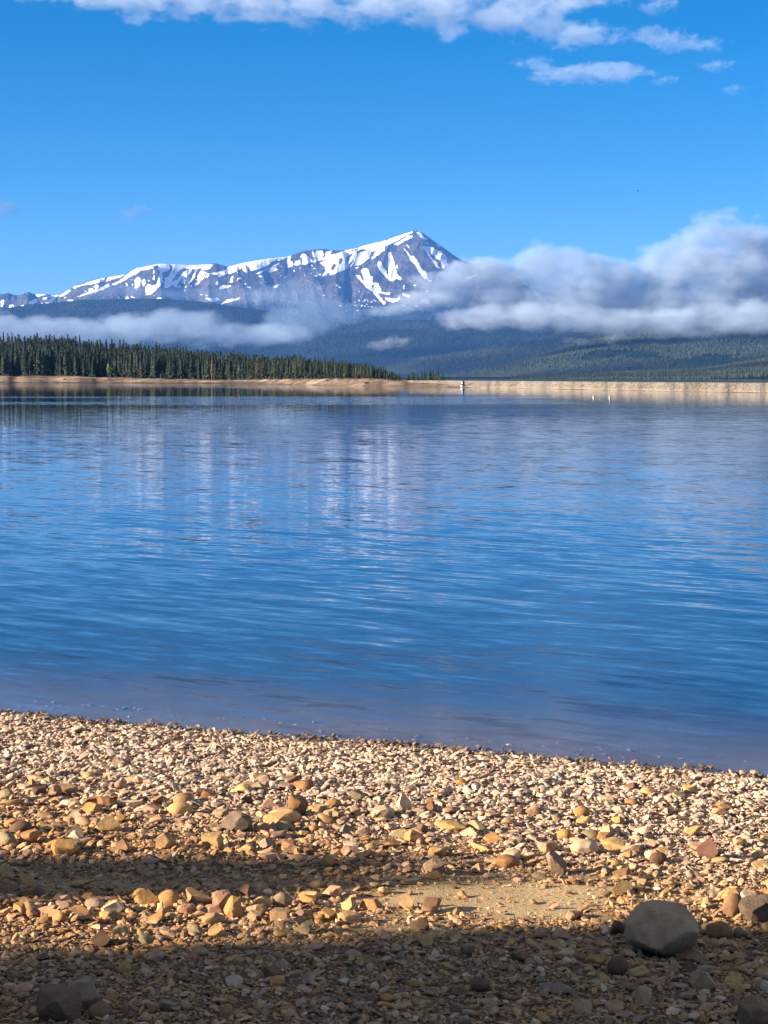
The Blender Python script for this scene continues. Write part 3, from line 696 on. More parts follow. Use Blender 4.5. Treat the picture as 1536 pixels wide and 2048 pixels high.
bm = bmesh.new(); box(bm, (0, 0, -0.25), (1.5, 1.5, 0.8)); link('foundation', bm_mesh('foundation', bm, M_CONC), hut)
bm = bmesh.new(); box(bm, (0, 0, 0.33), (1.22, 1.22, 0.36), 0.95); link('plinth', bm_mesh('plinth', bm, M_DARK), hut)
bm = bmesh.new(); box(bm, (0, 0, 0.96), (1.0, 1.0, 0.9), 0.9); link('wall', bm_mesh('wall', bm, M_WHITE), hut)
bm = bmesh.new(); prism_roof(bm, (0, 0, 1.412), (1.08, 1.08, 0), 0.22); link('roof', bm_mesh('roof', bm, M_DARK), hut)
bm = bmesh.new(); box(bm, (0.0, -0.492, 0.90), (0.45, 0.03, 0.74)); link('door', bm_mesh('door', bm, M_DARK), hut)

def lathe(bm, prof, k=12):
    rings = []
    for r, z in prof: rings.append([bm.verts.new((r * math.cos(i * 2 * math.pi / k), r * math.sin(i * 2 * math.pi / k), z)) for i in range(k)])
    for a, b in zip(rings[:-1], rings[1:]):
        for i in range(k): bm.faces.new((a[i], a[(i + 1) % k], b[(i + 1) % k], b[i]))
    bm.faces.new(rings[0][::-1]); bm.faces.new(rings[-1])
def buoy(pxx, pyy, h, w, label):
    Y = CAMH * F / (pyy - HOR)
    e = bpy.data.objects.new('buoy', None); C.objects.link(e); e.location = (x_at(pxx, Y, 0), Y, 0); tag(e, label, 'buoy', 'white buoys off the dam')
    bm = bmesh.new(); lathe(bm, [(0.3 * w, -0.15), (0.5 * w, 0.0), (0.5 * w, 0.15 * h), (0.36 * w, 0.42 * h)]); link('float', bm_mesh('float', bm, M_WHITE, True), e)
    bm = bmesh.new(); lathe(bm, [(0.30 * w, 0.42 * h), (0.24 * w, 0.85 * h), (0.16 * w, 1.0 * h)]); link('top', bm_mesh('top', bm, M_WHITE, True), e)
    bm = bmesh.new(); lathe(bm, [(0.512 * w, 0.02), (0.512 * w, 0.10 * h)]); link('band', bm_mesh('band', bm, M_ORANGE, True), e)
buoy(1187.5, 795, 0.34, 0.32, 'squat white buoy on the lake before the dam, lower of the two')
buoy(1219.5, 795.5, 0.50, 0.24, 'taller slim white buoy on the lake before the dam')

bY = 260.0; bz = z_at(382, bY)
bm = bmesh.new()
pts = [(-0.27, 0.02, 0.05), (-0.14, -0.03, 0.09), (0, -0.05, 0.02), (0.14, -0.03, 0.09), (0.27, 0.02, 0.05)]
fr_ = [bm.verts.new((a, b - 0.05, c)) for a, b, c in pts]; bk_ = [bm.verts.new((a * 0.9, b + 0.07, c - 0.02)) for a, b, c in pts]
bt_ = [bm.verts.new((a * 0.95, b, c - 0.025 - 0.05 * (abs(a) < 0.01))) for a, b, c in pts]
for i in range(4):
    bm.faces.new((fr_[i], fr_[i + 1], bk_[i + 1], bk_[i])); bm.faces.new((fr_[i + 1], fr_[i], bt_[i], bt_[i + 1])); bm.faces.new((bt_[i + 1], bt_[i], bk_[i], bk_[i + 1]))
hd_ = bm.verts.new((0, -0.2, 0.0)); tl_ = bm.verts.new((0, 0.2, -0.01))
bm.faces.new((fr_[1], hd_, fr_[2])); bm.faces.new((fr_[2], hd_, fr_[3])); bm.faces.new((bk_[1], bk_[2], tl_)); bm.faces.new((bk_[2], bk_[3], tl_))
o = link('bird', bm_mesh('bird', bm, M_BIRD), None, (x_at(1276, bY, bz), bY, bz)); o.rotation_euler = (R(10), R(15), R(60))
tag(o, 'tiny dark bird flying in the blue sky above the right cloud bank', 'bird')

# ------------------------------------------------------------------ stones
def ico(sub):
    bm = bmesh.new(); bmesh.ops.create_icosphere(bm, subdivisions=sub, radius=1.0)
    V = np.array([v.co[:] for v in bm.verts]); Fc = np.array([[v.index for v in f.verts] for f in bm.faces]); bm.free()
    return V, Fc
ICO = {k: ico(k) for k in (1, 2, 3, 4, 5)}
def lump(V, freq, seed):
    g = np.random.default_rng(seed); s = np.zeros(len(V))
    for k in range(5):
        d = g.normal(size=3); d /= np.linalg.norm(d)
        s += np.sin(V @ d * freq * (1 + 0.5 * k) + g.random() * 6) / (1 + 0.6 * k)
    return s / 2.2
def stone_v(sub, shape, seed):
    g = np.random.default_rng(seed); V = ICO[sub][0].copy()
    def cut(n, d, f=1.0):
        n = np.array(n, float); n /= np.linalg.norm(n); e = V @ n - d
        V[:] = V - f * np.clip(e, 0, None)[:, None] * n
    V *= 1 + (0.09 * lump(V, 2.2, seed + 1))[:, None]
    if shape == 'boulder':
        nc, dr, soft = 3, (0.9, 0.98), 0.02
        for n, d in [((-.35, -.8, .35), .74), ((.75, -.25, .55), .80), ((.08, 0, 1), .80), ((.35, -.75, -.55), .70), ((-1, 0, -.1), .88), ((-.5, -.3, -.7), .74), ((-.7, 0, .7), .86), ((.95, -.3, -.1), .90)]: cut(n, d - 0.02, 0.8)
    elif shape == 'round': nc, dr, soft = 7, (0.82, 0.97), 0.02
    elif shape == 'block':
        nc, dr, soft = 5, (0.72, 0.9), 0.025
        for ax in range(3):
            for sg in (-1, 1):
                n = np.zeros(3); n[ax] = sg; n += g.normal(0, 0.24, 3); cut(n, g.uniform(0.5, 0.68), 0.9)
    elif shape == 'wedge':
        nc, dr, soft = 3, (0.7, 0.9), 0.02
        for a in g.uniform(0, 1) + np.arange(3) * 2.1: cut((math.cos(a), math.sin(a), 0.62), g.uniform(0.32, 0.45))
    elif shape == 'flat': nc, dr, soft = 6, (0.6, 0.85), 0.02; cut((g.normal(0, .15), g.normal(0, .15), 1), 0.45)
    else: nc, dr, soft = 14, (0.44, 0.80), 0.02
    if shape == 'boulder': V += (V / (np.linalg.norm(V, axis=1)[:, None] + 1e-9)) * (0.012 * lump(V, 22.0, seed + 4) + 0.007 * lump(V, 45.0, seed + 5))[:, None]
    for _ in range(nc):
        n = g.normal(size=3); cut(n, g.uniform(*dr))
    U = V / (np.linalg.norm(V, axis=1)[:, None] + 1e-9)
    V += U * (soft * lump(V, 5.0, seed + 2) + soft * 0.5 * lump(V, 11.0, seed + 3))[:, None]
    lo, hi = V.min(0), V.max(0)
    return (V - (lo + hi) / 2) / (hi - lo)
COL = {'tan': (0.50, 0.32, 0.17), 'ochre': (0.52, 0.29, 0.10), 'yellow': (0.60, 0.40, 0.17), 'pinkish': (0.54, 0.32, 0.21), 'rust-brown': (0.32, 0.17, 0.075), 'brown': (0.25, 0.14, 0.075),
       'grey': (0.34, 0.255, 0.185), 'boulder': (0.54, 0.36, 0.21), 'greenish-grey': (0.29, 0.25, 0.155), 'whitish': (0.72, 0.56, 0.39), 'dark brown': (0.11, 0.065, 0.045), 'dark red': (0.14, 0.06, 0.05), 'dark grey': (0.13, 0.105, 0.085), 'orange': (0.50, 0.26, 0.10)}
placed = []     # (x, y, radius)
def place_stone(x, y, w, d, h, colour, shape, label, group=None, sub=3, seed=None, rz=None, tilt=(0, 0), sink=0.18, mat=None, name='stone', cat='stone', band=False):
    seed = random.randrange(10 ** 6) if seed is None else seed
    V = stone_v(sub, shape, seed) * np.array([w, d, h])
    g = np.random.default_rng(seed)
    base = (np.array(COL[colour]) * 0.85 + 0.15 * np.array([0.42, 0.30, 0.17])) * np.array([1.05, 0.93, 0.79]) * g.uniform(0.88, 1.1)
    nn = lump(V / max(w, d), 6.0, seed + 9)
    col = base[None] * (1 + 0.14 * nn[:, None]) * np.array([1, 1, 1])[None]
    if band: col = np.where((np.sin(V[:, 2:3] / h * 14 + V[:, 0:1] / w * 5) > 0.3), col * 0.75, col)
    me = mesh_np(name, V, ICO[sub][1], mat or M_STONE, col, smooth=shape in ('round', 'boulder'))
    o = link(name, me); o.location = (x, y, float(gz(x, y)) + h * (0.5 - sink))
    o.rotation_euler = (R(tilt[0]), R(tilt[1]), random.uniform(-0.5, 0.5) if rz is None else rz)
    tag(o, label, cat, group); placed.append((x, y, 0.45 * max(w, d)))
    return o
SR = math.sin(R(17)); CR = math.cos(R(17))
def hero(cx, by, w, h, colour, shape, label, depth=0.8, sink=0.15, **kw):
    x, y, z = pix2ground(cx, by)
    m = y / F / CT
    wm = w * m; dm = wm * depth
    hm = math.sqrt(max((h * m) ** 2 - (dm * SR) ** 2 * 0.8, (0.35 * h * m) ** 2)) / CR
    hm = hm / (1 - sink * 0.8)
    y2 = y + dm * 0.42
    return place_stone(x * y2 / y, y2, wm, dm, hm, colour, shape, label, sink=sink, **kw)
hero(1325, 1920, 158, 109, 'boulder', 'boulder', 'large rounded grey-brown boulder in the shade, by far the biggest stone', 0.9, 0.07, sub=5, seed=4242, mat=M_BOULDER, name='boulder', cat='boulder', rz=0.15)
hero(1417, 1719, 50, 46, 'dark red', 'wedge', 'dark maroon pointed stone standing tall in the sunlit pebbles', sub=4, name='stone')
hero(1168, 1709, 58, 31, 'whitish', 'round', 'smooth whitish oval cobble, brightest of the sunlit pebbles', rz=0.1, sub=4)
hero(160, 2022, 84, 62, 'grey', 'angular', 'flat-topped grey rock leaning behind the brown block in the lower left', 0.7, sub=4)
hero(118, 2046, 90, 66, 'brown', 'block', 'big brown block of rock in the lower left corner', 0.7, 0.1, sub=4, mat=M_BOULDER)
hero(200, 2040, 50, 31, 'brown', 'round', 'rounded brown stone beside the big brown block', sub=4)
hero(1407, 1983, 54, 45, 'tan', 'block', 'squarish tan stone in the shade in front of the large boulder', sub=4)
hero(1518, 2072, 86, 72, 'brown', 'block', 'brown block cut by the lower right corner of the view', sub=4)
hero(1466, 1834, 48, 46, 'brown', 'round', 'rounded brown rock, darkened for shadow, next to the broad dark rock at the beach edge', sub=4)  # darker brown stands in for the shadow over this rock
hero(1518, 1846, 84, 56, 'dark grey', 'block', 'broad rock, coloured dark for shadow, at the right edge behind the boulder', sub=4, mat=M_BOULDER)  # dark grey takes the place of the lower shadow reaching here
hero(806, 1624, 34, 40, 'whitish', 'wedge', 'pale upright wedge of stone with a black shadow beside it')
hero(596, 1631, 44, 42, 'rust-brown', 'block', 'rust-brown block rising behind the long yellow slab')
hero(566, 1652, 82, 30, 'yellow', 'flat', 'long yellow slab below the rust-brown block', 0.5)
hero(566, 1664, 38, 21, 'greenish-grey', 'round', 'greenish oval cobble in front of the long yellow slab')
hero(474, 1666, 70, 44, 'dark grey', 'angular', 'dark grey streaked angular rock among the sunlit cobbles', band=True)
hero(215, 1664, 52, 34, 'yellow', 'wedge', 'yellow pyramid-shaped stone in the sunlit cobbles')
hero(368, 1612, 44, 26, 'tan', 'round', 'tan rounded rock behind the yellow rounded rock')
hero(360, 1632, 52, 28, 'yellow', 'round', 'yellow rounded rock in front of the tan one')
hero(42, 1668, 48, 28, 'dark brown', 'round', 'dark brown rounded stone in the sunlit cobbles at far left')
hero(22, 1614, 48, 16, 'yellow', 'flat', 'flat yellow stone at the left edge of the sunlit cobbles', 0.6)
hero(14, 1602, 34, 24, 'greenish-grey', 'round', 'greenish rounded rock at the left edge above the flat yellow stone')
hero(14, 1692, 44, 28, 'greenish-grey', 'angular', 'greenish angular rock at the left edge near the upper shadow')
hero(214, 1618, 42, 28, 'rust-brown', 'angular', 'reddish brown angular stone left of the thin pale slab')
hero(257, 1618, 52, 15, 'whitish', 'flat', 'thin pale slab with a black gap under it', 0.5, -0.05)
hero(184, 1630, 40, 24, 'ochre', 'angular', 'ochre angular stone between flat slabs in the sunlit cobbles')
hero(58, 1692, 44, 30, 'orange', 'angular', 'orange-red angular stone next to the greenish rock')
hero(130, 1713, 64, 32, 'ochre', 'block', 'large ochre stone with a black hollow side at the upper shadow edge')
hero(246, 1706, 34, 28, 'brown', 'wedge', 'small brown wedge standing just above the upper shadow')
hero(333, 1698, 40, 36, 'tan', 'angular', 'craggy tan stone casting a dark shadow above the upper shade band')
hero(425, 1697, 42, 28, 'yellow', 'block', 'pale yellow blocky stone above the upper shade band')
hero(1164, 1633, 35, 22, 'ochre', 'round', 'round ochre cobble perched alone on pale pebbles')
hero(1170, 1651, 40, 20, 'yellow', 'angular', 'pale yellow stone just below the round ochre cobble')
hero(1128, 1680, 30, 22, 'ochre', 'round', 'ochre cobble left above the whitish oval cobble')
hero(1226, 1702, 50, 26, 'yellow', 'block', 'yellow block right beside the whitish oval cobble')
hero(1296, 1680, 22, 14, 'dark brown', 'block', 'small nearly black stone above the maroon pointed stone')
hero(953, 1664, 40, 24, 'greenish-grey', 'angular', 'dark olive stone at the end of the long pale yellow stone')
hero(902, 1664, 68, 26, 'yellow', 'angular', 'long pale yellow stone with a dark olive stone at its end')
hero(765, 1637, 48, 24, 'whitish', 'flat', 'whitish flat stone below the upright pale wedge')
hero(655, 1736, 30, 26, 'ochre', 'round', 'bright ochre stone lit alone at the rim of the upper shadow')
hero(868, 1749, 44, 32, 'grey', 'angular', 'greyish stone half shaded at the end of the upper shadow')
hero(955, 1748, 28, 22, 'tan', 'wedge', 'small tan wedge beside the greyish half-shaded stone')
hero(1112, 1750, 46, 46, 'grey', 'angular', 'tall grey-brown stone at the dark tip of the upper shadow')
hero(1014, 1736, 48, 26, 'rust-brown', 'round', 'rust-brown rounded stone in the tip of the upper shadow')
hero(1316, 1730, 38, 24, 'dark red', 'round', 'dark red-brown rounded stone left of the maroon pointed stone')
hero(337, 1814, 46, 34, 'ochre', 'round', 'rounded ochre cobble in the sunlit strip between the shadows')
hero(466, 1838, 38, 46, 'ochre', 'angular', 'upright tan-orange slab leaning in the sunlit strip')
hero(443, 1824, 42, 44, 'pinkish', 'angular', 'pinkish stone behind the leaning upright slab')
hero(397, 1812, 60, 32, 'tan', 'angular', 'large tan stone left of the pinkish stone in the sunlit strip')
hero(526, 1820, 36, 28, 'yellow', 'round', 'yellow round cobble with a long dark shadow in the sunlit strip')
hero(565, 1816, 40, 30, 'greenish-grey', 'round', 'greenish banded round cobble beside the yellow round cobble', band=True)
hero(190, 1822, 42, 24, 'grey', 'round', 'grey rounded cobble in the sunlit strip at left')
hero(40, 1830, 24, 24, 'ochre', 'block', 'small ochre cube of stone at the left end of the sunlit strip')
hero(112, 1848, 40, 28, 'orange', 'angular', 'orange angular stone at the left end of the sunlit strip')
hero(240, 1872, 36, 22, 'greenish-grey', 'angular', 'pale greenish stone at the rim of the lower shadow')
hero(204, 1895, 46, 36, 'dark brown', 'wedge', 'dark brown wedge at the rim of the lower shadow', sub=4)
hero(559, 1846, 42, 28, 'tan', 'block', 'tan block in front of the round cobbles of the sunlit strip')
hero(655, 1842, 34, 26, 'ochre', 'block', 'ochre block at the right end of the cobble row in sun')
hero(742, 1822, 46, 24, 'orange', 'angular', 'orange-brown long stone alone in the sunlit sand')
hero(815, 1818, 32, 32, 'tan', 'wedge', 'tan pointed stone right of the orange-brown long stone')
hero(620, 1802, 50, 20, 'yellow', 'angular', 'yellow stone with dark hollows under it in the sunlit strip')
hero(1236, 1952, 48, 38, 'dark red', 'round', 'dark purplish round stone left in front of the large boulder', sub=4)
hero(1290, 2014, 48, 38, 'tan', 'angular', 'tan angular stone in the shade below the large boulder')
hero(1234, 1870, 26, 30, 'dark brown', 'angular', 'dark brown stone touching the left side of the large boulder')
hero(1438, 1882, 56, 38, 'rust-brown', 'round', 'rust-red rounded stone on the right of the large boulder', sub=4)
hero(1477, 1876, 24, 22, 'greenish-grey', 'round', 'pale greenish pebble right of the rust-red rounded stone')
hero(1384, 1930, 60, 30, 'brown', 'angular', 'brown slab tucked under the right side of the large boulder')
hero(1378, 1945, 34, 28, 'dark brown', 'wedge', 'dark wedge stone between the large boulder and the squarish tan stone')
hero(605, 1582, 38, 24, 'rust-brown', 'block', 'orange-brown rock with a dark cleft far up the sunlit beach')
hero(232, 1534, 18, 24, 'whitish', 'wedge', 'pale pointed stone standing up near the water at left')
hero(240, 1582, 26, 22, 'pinkish', 'round', 'pinkish round stone in the upper sunlit pebbles at left')
hero(176, 1568, 24, 24, 'yellow', 'angular', 'yellow upright stone in the upper sunlit pebbles at left')
hero(134, 1590, 46, 22, 'tan', 'flat', 'tan flat stone in the upper sunlit pebbles at left', 0.6)
hero(62, 1580, 26, 24, 'ochre', 'wedge', 'ochre wedge in the upper sunlit pebbles near the left edge')
hero(840, 1862, 40, 24, 'dark brown', 'angular', 'dark brown stone just inside the lower shadow at centre')
hero(610, 1868, 36, 24, 'greenish-grey', 'angular', 'dull greenish stone just inside the lower shadow')
hero(820, 1770, 44, 12, 'greenish-grey', 'flat', 'flat greenish stone in the fading end of the upper shadow', 0.5)
hero(335, 2022, 46, 20, 'grey', 'flat', 'pale grey flat stone in the lower shadow right of the brown rocks', 0.6)
hero(450, 2030, 32, 20, 'ochre', 'angular', 'mustard-coloured stone in the lower shadow at the bottom')
hero(1110, 1988, 78, 16, 'grey', 'flat', 'long flat grey slab in the lower shadow', 0.5)
hero(250, 1945, 30, 22, 'ochre', 'block', 'dull ochre block in the lower shadow at left')
hero(545, 1958, 36, 26, 'brown', 'angular', 'brown angular stone in the lower shadow at centre left')
hero(1040, 1925, 40, 26, 'rust-brown', 'angular', 'rust-brown angular stone in the lower shadow left of the boulder')
hero(960, 1985, 44, 28, 'dark red', 'round', 'dark purplish stone in the lower shadow at centre right')

# cobbles: sample many, the largest become stones of their own
def dens_cobble(px, py):
    d = 0.10 + 0 * px
    d = np.where((py > 1555) & (py < 1725), 0.75, d)
    d = np.where((py > 1590) & (py < 1710) & (px < 750), 1.0, d)
    d = np.where((py > 1770) & (py < 1850) & (px < 720), 0.95, d)
    d = np.where((py > 1790) & (py < 1830) & (px > 720) & (px < 1200), 0.35, d)
    d = np.where((py > 1730) & (py < 1800) & (px > 1150), 0.6, d)
    d = np.where(py > 1850, 0.36, d)
    d = np.where((py > 1725) & (py < 1775) & (px < 800), 0.18, d)
    d = np.where((py > 1735) & (py < 1850) & (px > 830) & (px < 1230), 0.12, d)
    return d
N0 = 5200
cy = rng.uniform(4.35, 13.0, N0); cx = rng.uniform(-1, 1, N0) * (0.245 * cy + 0.35)
cpx, cpy = proj(cx, cy, gz(cx, cy))
ok = (rng.random(N0) < dens_cobble(cpx, cpy)) & (cy < shoreY(cx) - 0.12)
cx, cy, cpx, cpy = cx[ok], cy[ok], cpx[ok], cpy[ok]
size = 0.034 + 0.05 * rng.random(len(cx)) ** 3.0
size *= np.where((cpy > 1560) & (cpy < 1850), 1.12, 0.88) * np.where(cpy < 1545, 0.8, 1)
order = np.argsort(-size / cy)
def zone(px, py):
    lim = np.interp(px, [0, 700, 1000, 1536], [1890, 1852, 1832, 1815])
    if py > lim + 4: return 'in the lower shadow'
    if py < 1500 + 70 * px / 1536: return 'on the pebbles near the waterline'
    if py < 1600: return 'high on the sunlit pebbles'
    if py < 1718: return 'in the sunlit cobble belt'
    if py < 1782 and px < 900: return 'in the upper shadow band'
    return 'in the sunlit strip between the shadows'
CNAMES = list(COL); CW_ = np.array([24, 13, 14, 14, 4, 7, 7, 0, 5, 10, 3, 1, 2, 1.2], float)
SHN = {'round': 'rounded', 'block': 'blocky', 'wedge': 'pointed', 'flat': 'flat', 'angular': 'angular'}
auto, rest = [], []
HERO = list(placed)
def clear(x, y, r, lst):
    return all((x - a) ** 2 + (y - b) ** 2 > (r * 0.5 + c * 0.9) ** 2 for a, b, c in lst)
for i in order:
    if not clear(cx[i], cy[i], size[i], placed): continue
    if len(auto) < 210 and abs(cpx[i] - 768) < 775 and cpy[i] < 2045:
        cn = CNAMES[rng.choice(len(CNAMES), p=CW_ / CW_.sum())]
        sh = ['round', 'block', 'wedge', 'flat', 'angular', 'angular', 'angular', 'flat'][rng.integers(8)]
        sz = size[i]; fl = {'flat': 0.36, 'wedge': 0.75, 'block': 0.62, 'round': 0.55, 'angular': 0.58}[sh] * rng.uniform(0.85, 1.15)
        auto.append((cx[i], cy[i], cpx[i], cpy[i], sz, cn, sh, fl)); placed.append((cx[i], cy[i], 0.45 * sz))
    else: rest.append((cx[i], cy[i], size[i]))
seen = {}
def szw(s): return 'small' if s < 0.05 else ('palm-sized' if s < 0.068 else 'fist-sized')
for k, a in enumerate(auto):
    seen.setdefault((szw(a[4]), a[5], SHN[a[6]], zone(a[2], a[3])), []).append(k)
ORD = ['leftmost', 'second from left', 'third from left', 'fourth from left', 'fifth from left', 'sixth from left', 'seventh from left', 'eighth from left']
lab = {}
for key, ks in seen.items():
    ks.sort(key=lambda q: auto[q][2])
    t0 = '%s %s %s stone' % (key[0], key[1], key[2])
    for j, q in enumerate(ks):
        if len(ks) == 1: lab[q] = '%s %s' % (t0, key[3])
        elif len(ks) == 2: lab[q] = '%s %s, %s of two' % (t0, key[3], ('left one', 'right one')[j])
        else: lab[q] = '%s %s, %s' % (t0, key[3], ORD[min(j, 7)] if j < len(ks) - 1 else 'rightmost')
for k, (x, y, qx, qy, sz, cn, sh, fl) in enumerate(auto):
    placed_len = len(placed)
    place_stone(x, y, sz * rng.uniform(0.95, 1.3), sz * rng.uniform(0.7, 1.0), sz * fl, cn, sh, lab[k], 'larger stones lying on the pebble beach', rz=rng.uniform(0, 6.28), tilt=(rng.uniform(-14, 14), rng.uniform(-14, 14)), sink=0.12, seed=9000 + k)
    del placed[placed_len:]

# dark rocks far off on the sand
for k, (pxx, fr, wd, lb) in enumerate([(572, 0.8, 1.6, 'brown rock on the knoll of far sand below the tapering forest'), (586, 0.75, 1.1, 'smaller rock beside the brown rock on the far sand knoll'), (735, 0.3, 1.8, 'low dark rock on the far sand near the forest tip'),
                                       (944, 0.5, 1.5, 'dark rock on the dam foot right of the white hut'), (128, 0.4, 1.3, 'dark rock on the far left sand below tall forest'), (655, 0.6, 1.4, 'dark rock on the far sand between knoll and forest tip')]):
    q = shore_pos(pxx, bank_w(pxx) * fr)
    ob = link('rock', mesh_np('rock', stone_v(2, 'angular', 7700 + k) * np.array([wd, wd * 0.8, wd * 0.4]), ICO[2][1], M_STONE, np.tile(np.array([(0.16, 0.11, 0.08)]), (len(ICO[2][0]), 1)), smooth=False), None, (q[0], q[1], q[2] + wd * 0.13))
    tag(ob, lb, 'rock', 'rocks along the far shore')

# pebbles: far past counting, one mass
def pebble_mass(x, y, size, sub, nvar, colfn, seed, jitter=0.0, pile=0.25):
    g = np.random.default_rng(seed); n = len(x)
    if sub == 0:
        bm = bmesh.new(); bmesh.ops.create_icosphere(bm, subdivisions=1, radius=1.0)
        b0 = np.array([v.co[:] for v in bm.verts]); f0 = np.array([[v.index for v in f.verts] for f in bm.faces]); bm.free()
        bm = bmesh.new(); bmesh.ops.create_cube(bm, size=2.0); bmesh.ops.subdivide_edges(bm, edges=bm.edges[:], cuts=0); bm.free()
        base = []
        for k in range(nvar):
            v = b0.copy()
            for _ in range(7):
                nn = g.normal(size=3); nn /= np.linalg.norm(nn); e = v @ nn - g.uniform(0.4, 0.75); v -= np.clip(e, 0, None)[:, None] * nn
            base.append(v / np.abs(v).max(0) * 0.5)
        base = np.stack(base)
    else:
        f0 = ICO[sub][1]
        base = np.stack([stone_v(sub, ['angular', 'angular', 'block', 'angular', 'flat', 'wedge', 'angular', 'round'][k % 8], seed * 100 + k) for k in range(nvar)])
    kv = g.integers(0, nvar, n)
    V = base[kv] * np.stack([size * g.uniform(0.9, 1.45, n), size * g.uniform(0.55, 0.95, n), size * g.uniform(0.22, 0.60, n)], -1)[:, None, :]
    ax, ay, az = g.normal(0, 0.34, n), g.normal(0, 0.34, n), g.uniform(0, 6.283, n)
    def rot(V, a, i, j):
        c, s_ = np.cos(a)[:, None], np.sin(a)[:, None]; A, B = V[..., i].copy(), V[..., j].copy()
        V[..., i] = A * c - B * s_; V[..., j] = A * s_ + B * c
    rot(V, ax, 1, 2); rot(V, ay, 0, 2); rot(V, az, 0, 1)
    z = gz(x, y) - 0.035 * sstep(0.0, 0.2, y - shoreY(x)) + size * g.uniform(0.02, 0.30, n) + size * pile * (g.random(n) < 0.3) * g.random(n)
    V += np.stack([x, y, z], -1)[:, None, :]
    nv = base.shape[1]
    Fc = (np.arange(n) * nv)[:, None, None] + f0[None]
    col = np.repeat(colfn(x, y, g), nv, 0)
    return V.reshape(-1, 3), Fc.reshape(-1, 3), col
PAL = np.array([COL[c] for c in CNAMES])
def peb_col(x, y, g):
    n = len(x); s_ = (shoreY(x) - y)
    w = CW_ / CW_.sum()
    c = PAL[g.choice(len(PAL), n, p=w)] * 0.68 + 0.32 * np.array([(0.50, 0.345, 0.185)])
    far = sstep(4.6, 2.0, s_)[:, None]
    c = c * np.array([(1.07, 0.93, 0.80)])
    c = c * (1 - far * 0.65) + far * 0.65 * np.array([(0.82, 0.59, 0.43)]) * (0.75 + 0.5 * g.random((n, 1)))
    c = np.minimum(c * (0.78 + 0.56 * g.random((n, 1))), 0.85)
    wet_dark = sstep(0.24, 0.04, s_ + 0.12 * (fbm(x * 2.2, y * 2.2, 2, 78) - 0.5))[:, None]
    return c * (1 - 0.68 * wet_dark * (1 - 0.1 * sstep(-0.04, -0.22, s_)[:, None]))
parts = []
def scatter(n, y0, y1, dens, seed, margin=0.5):
    g = np.random.default_rng(seed)
    y = y0 + (y1 - y0) * g.random(n); x = (g.random(n) * 2 - 1) * (0.245 * y + margin)
    lim = shoreY(x)
    keep = (y < lim + 0.9) & (g.random(n) < dens(x, y))
    return x[keep], y[keep]
def free_mask(x, y, lst, k=0.72):
    m = np.ones(len(x), bool)
    for a, b, c in lst: m &= (x - a) ** 2 + (y - b) ** 2 > (c * k) ** 2
    return m
# cobbles left over
rx = np.array([r[0] for r in rest]); ry = np.array([r[1] for r in rest]); rs_ = np.array([r[2] for r in rest])
parts.append(pebble_mass(rx, ry, rs_, 2, 20, peb_col, 61, pile=0.1))
# pebbles
x, y = scatter(70000, 4.2, 13.6, lambda x, y: np.clip(1.0 - 1.15 * sandy(x, y), 0.04, 1), 62, 1.1)
m = free_mask(x, y, placed); x, y = x[m], y[m]
sz = (0.013 + 0.033 * np.random.default_rng(63).random(len(x)) ** 2.3) * (0.75 + 0.5 * fbm(x * 1.7, y * 1.7, 3, 77))
px_, py_ = proj(x, y, gz(x, y))
sz *= np.where(py_ < 1600, 1.3, 1.0)
nr = y < 8.6
parts.append(pebble_mass(x[nr], y[nr], sz[nr], 1, 30, peb_col, 64))
parts.append(pebble_mass(x[~nr], y[~nr], sz[~nr], 0, 30, peb_col, 65, pile=0.5))
# fine gravel in the near part
x, y = scatter(78000, 4.0, 8.8, lambda x, y: np.clip(1.0 - 0.95 * sandy(x, y), 0.12, 1), 66, 0.95)
m = free_mask(x, y, placed, 0.8); x, y = x[m], y[m]
sz = 0.007 + 0.011 * np.random.default_rng(67).random(len(x)) ** 1.4
parts.append(pebble_mass(x, y, sz, 0, 24, peb_col, 68, pile=0.1))
off = 0; Vs, Fs, Cs = [], [], []
for v, f, c in parts:
    Vs.append(v); Fs.append(f + off); Cs.append(c); off += len(v)
Vp = np.concatenate(Vs); sd = shoreY(Vp[:, 0]) - Vp[:, 1]
o = link('pebbles', mesh_np('pebbles', Vp, np.concatenate(Fs), M_PEB, np.concatenate(Cs), attrs={'dry': 0.35 + 0.55 * sstep(-0.02, 0.12, sd)}, smooth=False))
tag(o, 'tan and ochre pebbles and gravel covering the whole near beach', 'pebbles', kind='stuff')

